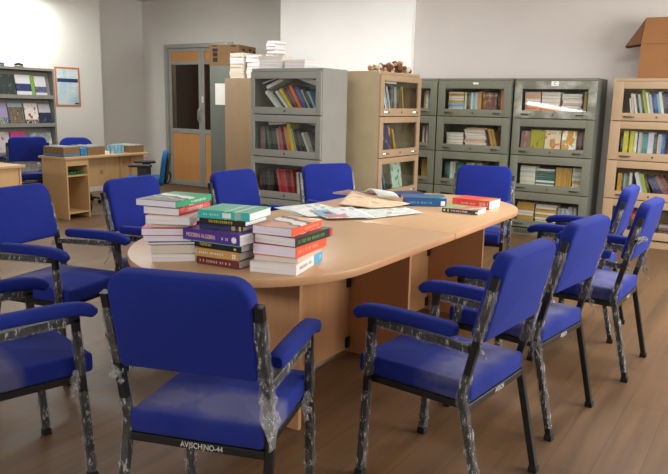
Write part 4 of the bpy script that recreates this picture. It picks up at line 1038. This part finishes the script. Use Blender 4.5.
# ------------------------------------------------------------------ left: desks
DK = Matrix.Translation((-2.982, 7.656, 0)) @ Matrix.Rotation(R(60), 4, 'Z')     # local x along the desk, y to the left (away)
DH = 0.70
dk = empty('desk', 'pale wooden desk with an open pigeonhole pedestal, cardboard trays on top', 'desk', DK)
b = MB(); b.box(-0.03, 1.25, -0.03, 0.43, DH - 0.025, DH, 0, 0.002); b.done('desk_top', M['desk'], dk)
b = MB(); b.box(0, 0.018, 0, 0.41, 0, DH - 0.026); b.box(0.29, 0.308, 0, 0.41, 0, DH - 0.026); b.box(0.018, 0.29, 0.39, 0.408, 0, DH - 0.026); b.box(0.018, 0.29, 0.002, 0.39, 0.06, 0.078); b.box(0.018, 0.29, 0.002, 0.39, 0.48, 0.496); b.box(0.018, 0.29, 0.0, 0.016, DH - 0.10, DH - 0.026)
b.done('pedestal', M['desk'], dk)
b = MB(); b.box(0.31, 1.02, 0.10, 0.118, 0.33, DH - 0.026); mp_ = b.done('modesty_panel', M['desk'], dk)
b = MB(); b.box(0.85, 0.868, 0.06, 0.099, 0.33, DH - 0.027); b.done('panel_batten', M['desk'], mp_)
b = MB(); b.cyl((0.58, 0.0985, 0.49), (0.58, 0.0995, 0.49), 0.028, 16); b.done('cable_hole', plain('hole_ring', rgb(150, 118, 80), 0.6), mp_)
b = MB(); b.box(1.022, 1.22, 0.06, 0.41, 0.0, DH - 0.026); b.done('far_pedestal', M['desk'], dk)
b = MB()
for i in range(5): b.cyl((0.06 + 0.045 * i, 0.04, 0.517), (0.06 + 0.045 * i, 0.22, 0.517), 0.02, 10)
g_ = b.done('green_packet', plain('green_wrapper', rgb(30, 92, 48), 0.35, 0.35, 30), None, DK @ Matrix.Translation((0, 0, 0.0))); tag(g_, 'green wrapped packet lying in the upper pigeonhole of the desk', 'packet')
DK2 = Matrix.Translation((-3.05, 6.70, 0)) @ Matrix.Rotation(R(60), 4, 'Z')
d2 = empty('desk', 'pale wooden desk cut off by the left edge of the photo', 'desk', DK2)
b = MB(); b.box(-1.2, 0.03, -0.03, 0.62, DH - 0.025, DH, 0, 0.002); b.done('desk_top', M['desk'], d2)
b = MB(); b.box(-1.17, -0.02, 0.012, 0.03, 0.10, DH - 0.026); b.done('modesty_panel', M['desk'], d2)
b = MB(); b.box(-0.018, 0.0, 0.0, 0.56, 0, DH - 0.026); b.done('side_panel', M['desk'], d2)
b = MB(); b.box(-1.17, -1.152, 0.031, 0.56, 0, DH - 0.026); b.done('side_panel', M['desk'], d2)

def tray(label, x, y, w_, d_, h_, fill, tape=None, yaw=0):
    t = empty('cardboard_tray', label, 'box', DK @ TRZ(x, y, DH + 0.0005, R(yaw)), 'cardboard trays on the desk')
    b = MB(); q = 0.004
    b.box(0, w_, 0, q, 0, h_); b.box(0, w_, d_ - q, d_, 0, h_); b.box(0, q, q, d_ - q, 0, h_); b.box(w_ - q, w_, q, d_ - q, 0, h_); b.box(q, w_ - q, q, d_ - q, 0, q)
    b.done('tray_body', M['card_dull'], t)
    b = MB(); n = int(w_ / 0.03)
    for i in range(n): b.box(q + 0.002 + i * (w_ - 0.012) / n, q + (i + 0.85) * (w_ - 0.012) / n, 0.008, d_ - 0.008, q + 0.001, h_ + rnd.uniform(0.0, 0.015))
    b.done('filling', fill, t)
    if tape: b = MB(); b.box(-0.0015, w_ + 0.0015, -0.0015, d_ + 0.0015, 0.008, 0.028); b.done('tape', tape, t)
    return t
pal = plain('pale_wrappers', rgb(178, 180, 174), 0.3, 0.2, 40)
tray('cardboard tray with blue tape at the left end of the desk', 0.0, 0.03, 0.22, 0.34, 0.105, pal, plain('blue_tape', rgb(40, 120, 180), 0.4))
tray('small cardboard tray with pale packets, middle of the left group', 0.335, 0.04, 0.16, 0.30, 0.095, pal)
tray('small cardboard tray at the right of the left group', 0.505, 0.08, 0.12, 0.26, 0.095, pal)
tray('cardboard tray of pale packets at the right end of the desk', 0.98, 0.05, 0.24, 0.34, 0.085, pal)
b = MB()
for i in range(3): b.box(0.235 + i * 0.03, 0.262 + i * 0.03, 0.03, 0.16, 0, 0.09, 0, 0.006)
o = b.done('blue_pack', plain('blue_wrapper', rgb(60, 130, 190), 0.3, 0.3, 30), None, DK @ Matrix.Translation((0, 0, DH + 0.0005))); tag(o, 'blue wrapped pack between the cardboard trays on the desk', 'packet')
b = MB()
for i in range(4):
    for j in range(2): b.cyl((0.76 + i * 0.05, 0.10 + j * 0.055, 0), (0.76 + i * 0.05, 0.10 + j * 0.055, 0.10), 0.024, 10)
o = b.done('bottle_pack', plain('pale_blue_shrinkwrap', rgb(132, 178, 200), 0.2, 0.25, 30), None, DK @ Matrix.Translation((0, 0, DH + 0.0005))); tag(o, 'pale blue shrink wrapped pack left of the right tray on the desk', 'packet')
b = MB(); b.box(0.64, 0.73, 0.12, 0.32, 0, 0.03); o = b.done('paper_pile', M['white'], None, DK @ Matrix.Translation((0, 0, DH + 0.0005))); tag(o, 'white paper pile between the tray and the shrink wrapped pack', 'paper')
b = MB(); b.slab(rrect(0.16, 0.20, 0.06, 4), 0.14, 0.05); o = b.done('black_bag', M['black_plastic'], None, DK @ TRZ(0.46, 0.30, 0.0)); tag(o, 'small black bag on the floor under the desk', 'bag')
b = MB()
for i in range(4): b.add([(rnd.uniform(-.05, .05), rnd.uniform(-.05, .05), rnd.uniform(0.001, .03)) for _ in range(6)] , [(0, 1, 2), (1, 3, 2), (2, 3, 4), (3, 5, 4), (0, 2, 4)], 0)
o = b.done('crumpled_film', M['wrap'], None, DK @ TRZ(0.40, 0.04, 0.0)); tag(o, 'scrap of crumpled clear film on the floor by the desk', 'plastic film')

# blue chair behind the left desk, holding papers
dup(base_chair, chair_mw(-3.71, 8.30, 0.52), 'dark blue armchair behind the left desk, in front of the magazine rack')['group'] = 'blue chairs by the desks'
b = MB()
for i in range(7): b.box(-0.13 + rnd.uniform(-0.02, 0.02), 0.13 + rnd.uniform(-0.02, 0.02), -0.1, 0.12, i * 0.018, i * 0.018 + 0.0165)
o = b.done('bagged_papers', plain('bagged_paper', rgb(176, 172, 168), 0.3, 0.2, 30), None, chair_mw(-3.71, 8.30, 0.52) @ Matrix.Translation((0, 0.0, 0.476))); tag(o, 'bundle of papers in clear film on the seat of the chair by the rack', 'papers')

# swivel chairs
def swivel(label, mw, mat, back_h=0.42, arms=True, zb=0.60):
    t = empty('swivel_chair', label, 'chair', mw, 'blue chairs by the desks')
    b = MB(); b.slab(rrect(0.44, 0.44, 0.10, 6), 0.07, 0.03, z0=0.40); b.done('seat', mat, t)
    mb = Matrix.Translation((0, -0.225, zb)) @ Matrix.Rotation(R(98), 4, 'X') @ Matrix.Translation((0, 0, -0.03))
    b = MB(); b.slab(rrect(0.42, back_h, 0.06, 8, 0.12), 0.055, 0.024); b.done('backrest', mat, t).matrix_local = mb
    b = MB(); b.slab(rrect(0.36, back_h - 0.06, 0.05, 6, 0.10), 0.016, 0.007); b.done('back_shell', M['black_plastic'], t).matrix_local = Matrix.Translation((0, -0.262, zb)) @ Matrix.Rotation(R(98), 4, 'X') @ Matrix.Translation((0, 0, 0.0))
    b = MB(); b.sweep([(0, -0.10, 0.385), (0, -0.27, 0.39), (0, -0.30, 0.47), (0, -0.285, zb - 0.05)], [(0.03, -0.008), (0.03, 0.008), (-0.03, 0.008), (-0.03, -0.008)]); b.done('back_bracket', M['black_plastic'], t)
    b = MB(); b.cyl((0, 0, 0.09), (0, 0, 0.40), 0.028, 14); b.done('column', M['black_plastic'], t)
    for k in range(5):
        a = 2 * math.pi * k / 5 + 0.3; c, s = math.cos(a), math.sin(a)
        b = MB(); b.sweep([(c * 0.02, s * 0.02, 0.10), (c * 0.28, s * 0.28, 0.068)], [(0.02, -0.014), (0.02, 0.014), (-0.02, 0.014), (-0.02, -0.014)], up=Vector((-s, c, 0)), scales=[1, 0.7]); sp_ = b.done('base_spoke', M['black_plastic'], t)
        b = MB(); b.cyl((c * 0.28 - s * 0.018, s * 0.28 + c * 0.018, 0.026), (c * 0.28 + s * 0.018, s * 0.28 - c * 0.018, 0.026), 0.026, 14); b.done('castor', M['black_plastic'], sp_)
    if arms:
        for s in (-1, 1):
            b = MB(); b.sweep([(s * 0.16, 0.0, 0.395), (s * 0.27, 0.0, 0.40), (s * 0.27, 0.0, 0.60)], [(0.05, -0.012), (0.05, 0.012), (-0.05, 0.012), (-0.05, -0.012)], up=Vector((0, 1, 0)))
            ar = b.done('arm_post', M['black_plastic'], t)
            b = MB(); b.slab(rrect(0.08, 0.26, 0.035, 5), 0.03, 0.012, z0=0.60, mw=Matrix.Translation((s * 0.27, 0.02, 0))); b.done('arm_pad', M['black_plastic'], ar)
    return t
swivel('teal swivel chair with black armrests in front of the desk by the door', TRZ(-2.22, 8.03, 0, R(100)), M['teal'], 0.40, True, 0.575)
swivel('round-topped blue swivel chair behind the desk with the trays', TRZ(-3.36, 8.98, 0, R(200)), M['blue'], 0.36, False, 0.66)

# ------------------------------------------------------------------ magazine rack
RW = 1.30; RH = 1.715
RK = room_loc(5.79 - 1.30, 8.12, 0, R(90))
rk = empty('magazine_rack', 'grey steel magazine rack against the left wall with sloping shelves', 'rack', RK)
b = MB(); b.box(0, 0.025, 0, 0.28, 0, RH); b.box(RW - 0.025, RW, 0, 0.28, 0, RH); b.box(0.025, RW - 0.025, 0.268, 0.28, 0, RH); b.box(0.025, RW - 0.025, -0.01, 0.268, RH - 0.03, RH)
b.done('carcass', M['rack_steel'], rk)
RZ = [1.36, 1.005, 0.65, 0.30]
for z_ in RZ:
    b = MB(); b.box(0.026, RW - 0.026, -0.02, 0.05, z_ - 0.03, z_ + 0.0); b.box(0.026, RW - 0.026, -0.02, -0.012, z_, z_ + 0.018)
    sh = b.done('shelf_lip', M['rack_steel'], rk)
    b = MB(); b.box(0.027, RW - 0.027, 0, 0.006, 0, 0.31, 0, 0, Matrix.Translation((0, 0.055, z_ + 0.002)) @ Matrix.Rotation(R(-11), 4, 'X')); b.done('sloping_board', M['inside'], sh)
MG = 'magazines on the grey rack'
def mag(label, x, tier, w_, h_, m):
    b = MB(); b.box(0, w_, 0, 0.006, 0, h_, 0); mwl = Matrix.Translation((x, 0.034, RZ[tier] + 0.0045)) @ Matrix.Rotation(R(-11), 4, 'X')
    o = b.done('magazine', m, None, RK @ mwl); tag(o, label, 'magazine', MG)
def magart(name, base, spots, **k): return art('magazine_' + name, base, spots, **k)
mag('dark magazine with green landscape, first on the top shelf of the rack', 0.565, 0, 0.205, 0.265, magart('dark', (36, 44, 40), [(50, 84, 70), (70, 110, 130)], thr=0.55))
mag('white magazine with broad navy band, second on the top shelf of the rack', 0.787, 0, 0.205, 0.265, magart('navy_band', (214, 214, 216), [(214, 214, 216), (206, 208, 214)], band=(0.22, 0.58, (34, 44, 100), (60, 74, 130))))
mag('bright green striped magazine on the top shelf of the rack', 0.996, 0, 0.05, 0.265, magart('green', (112, 160, 60), [(150, 190, 90), (86, 130, 50)]))
mag('white magazine with a town photo, last on the top shelf of the rack', 1.052, 0, 0.16, 0.255, magart('town', (208, 208, 212), [(208, 208, 212), (190, 194, 204)], band=(0.18, 0.48, (62, 78, 128), (140, 120, 110))))
mag('lilac magazine with yellow flowers, leftmost on the second shelf of the rack', 0.45, 1, 0.2, 0.265, magart('lilac', (150, 140, 176), [(150, 140, 176), (140, 130, 170)], band=(0.0, 0.32, (40, 84, 150), (206, 190, 50))))
mag('magazine with a brown rock picture on the second shelf of the rack', 0.662, 1, 0.195, 0.265, magart('rocks', (112, 96, 80), [(60, 50, 44), (150, 130, 110)], thr=0.5, band=(0.82, 1.0, (140, 160, 172), (170, 186, 194))))
mag('white magazine with orange edge on the second shelf of the rack', 0.885, 1, 0.19, 0.265, magart('orange_edge', (214, 208, 204), [(180, 110, 60), (140, 70, 40)], thr=0.58, band=(0.0, 0.22, (50, 44, 46), (200, 190, 186))))
mag('navy magazine with a night picture, last on the second shelf of the rack', 1.09, 1, 0.17, 0.255, magart('night', (34, 42, 70), [(50, 64, 110), (90, 110, 150)], thr=0.55, band=(0.58, 1.0, (186, 186, 188), (160, 164, 170))))
mag('white and pink magazine, first on the third shelf of the rack', 0.455, 2, 0.2, 0.265, magart('pinkwhite', (196, 192, 190), [(196, 80, 130), (70, 60, 60)], thr=0.56))
mag('bright pink magazine on the third shelf of the rack', 0.675, 2, 0.205, 0.265, magart('pink', (206, 62, 124), [(214, 90, 150), (190, 50, 110)], thr=0.6))
mag('wide grey magazine with a group photo, last on the third shelf', 0.945, 2, 0.31, 0.245, magart('group', (150, 152, 146), [(170, 190, 186), (196, 196, 190)], thr=0.5))
# things on top of the rack
def stapler(label, x, y, cm, L=0.14):
    t = empty('stapler', label, 'stapler', RK @ TRZ(x, y, RH + 0.0005, R(10)))
    b = MB(); b.box(0, L, 0, 0.035, 0, 0.014, 0, 0.004); b.done('stapler_base', M['black_plastic'], t)
    b = MB(); b.sweep([(0.004, 0.0175, 0.030), (L * 0.4, 0.0175, 0.040), (L * 0.98, 0.0175, 0.030)], [(0.015, -0.012), (0.015, 0.012), (-0.015, 0.012), (-0.015, -0.012)], up=Vector((0, 1, 0))); b.done('stapler_arm', cm, t)
nv = plain('navy_plastic', rgb(40, 52, 110), 0.4)
stapler('large navy stapler on top of the rack at the left edge', 0.49, 0.05, nv, 0.18)
stapler('small black and blue stapler on top of the rack, right of the navy one', 0.80, 0.05, M['black_plastic'], 0.12)

# ------------------------------------------------------------------ poster
PM = room_loc(6.066, 8.4995, 0, R(90))
ps = empty('poster', 'pale blue notice poster with orange border on the left wall', 'poster', PM)
pw_, ph_, pz0 = 0.405, 0.54, 1.23
b = MB(); b.box(0, pw_, -0.003, 0, pz0, pz0 + ph_); b.done('border', plain('orange_border', rgb(186, 116, 78), 0.5), ps)
def poster_mat():
    t = NT('poster_print'); g = t.coords((1, 1, 1), 'Generated'); x, y, z = t.sep(g)
    col = t.ramp(t.noise(t.coords((1.2, 1, 1.4), 'Generated'), 1.4, 3), [(0.35, rgb(206, 214, 214)), (0.65, rgb(156, 190, 206))])
    ln = t.math('GREATER_THAN', t.math('FRACT', t.math('MULTIPLY', z, 22)), 0.62)
    wd_ = t.math('GREATER_THAN', t.noise(t.coords((16, 1, 22), 'Generated'), 1.0, 1), 0.5)
    col = t.mix(t.math('MULTIPLY', t.math('MULTIPLY', ln, wd_), 0.35), col, rgb(150, 120, 120))
    fold = t.math('LESS_THAN', t.math('ABSOLUTE', t.math('SUBTRACT', x, 0.5)), 0.012)
    col = t.mix(t.math('MULTIPLY', fold, 0.35), col, rgb(236, 236, 232))
    return t.fin(col, 0.45, 0, 0.4)
b = MB(); b.box(0.03, pw_ - 0.03, -0.0042, -0.003, pz0 + 0.028, pz0 + ph_ - 0.028); b.done('print', poster_mat(), ps)
nb = plain('navy_print', rgb(36, 56, 100), 0.5)
b = MB(); b.box(0.035, pw_ - 0.035, -0.0052, -0.0042, pz0 + 0.335, pz0 + 0.385); b.done('printed_band', nb, ps)
b = MB(); b.box(pw_ - 0.10, pw_ - 0.035, -0.0052, -0.0042, pz0 + 0.035, pz0 + 0.055); b.done('printed_band', nb, ps)
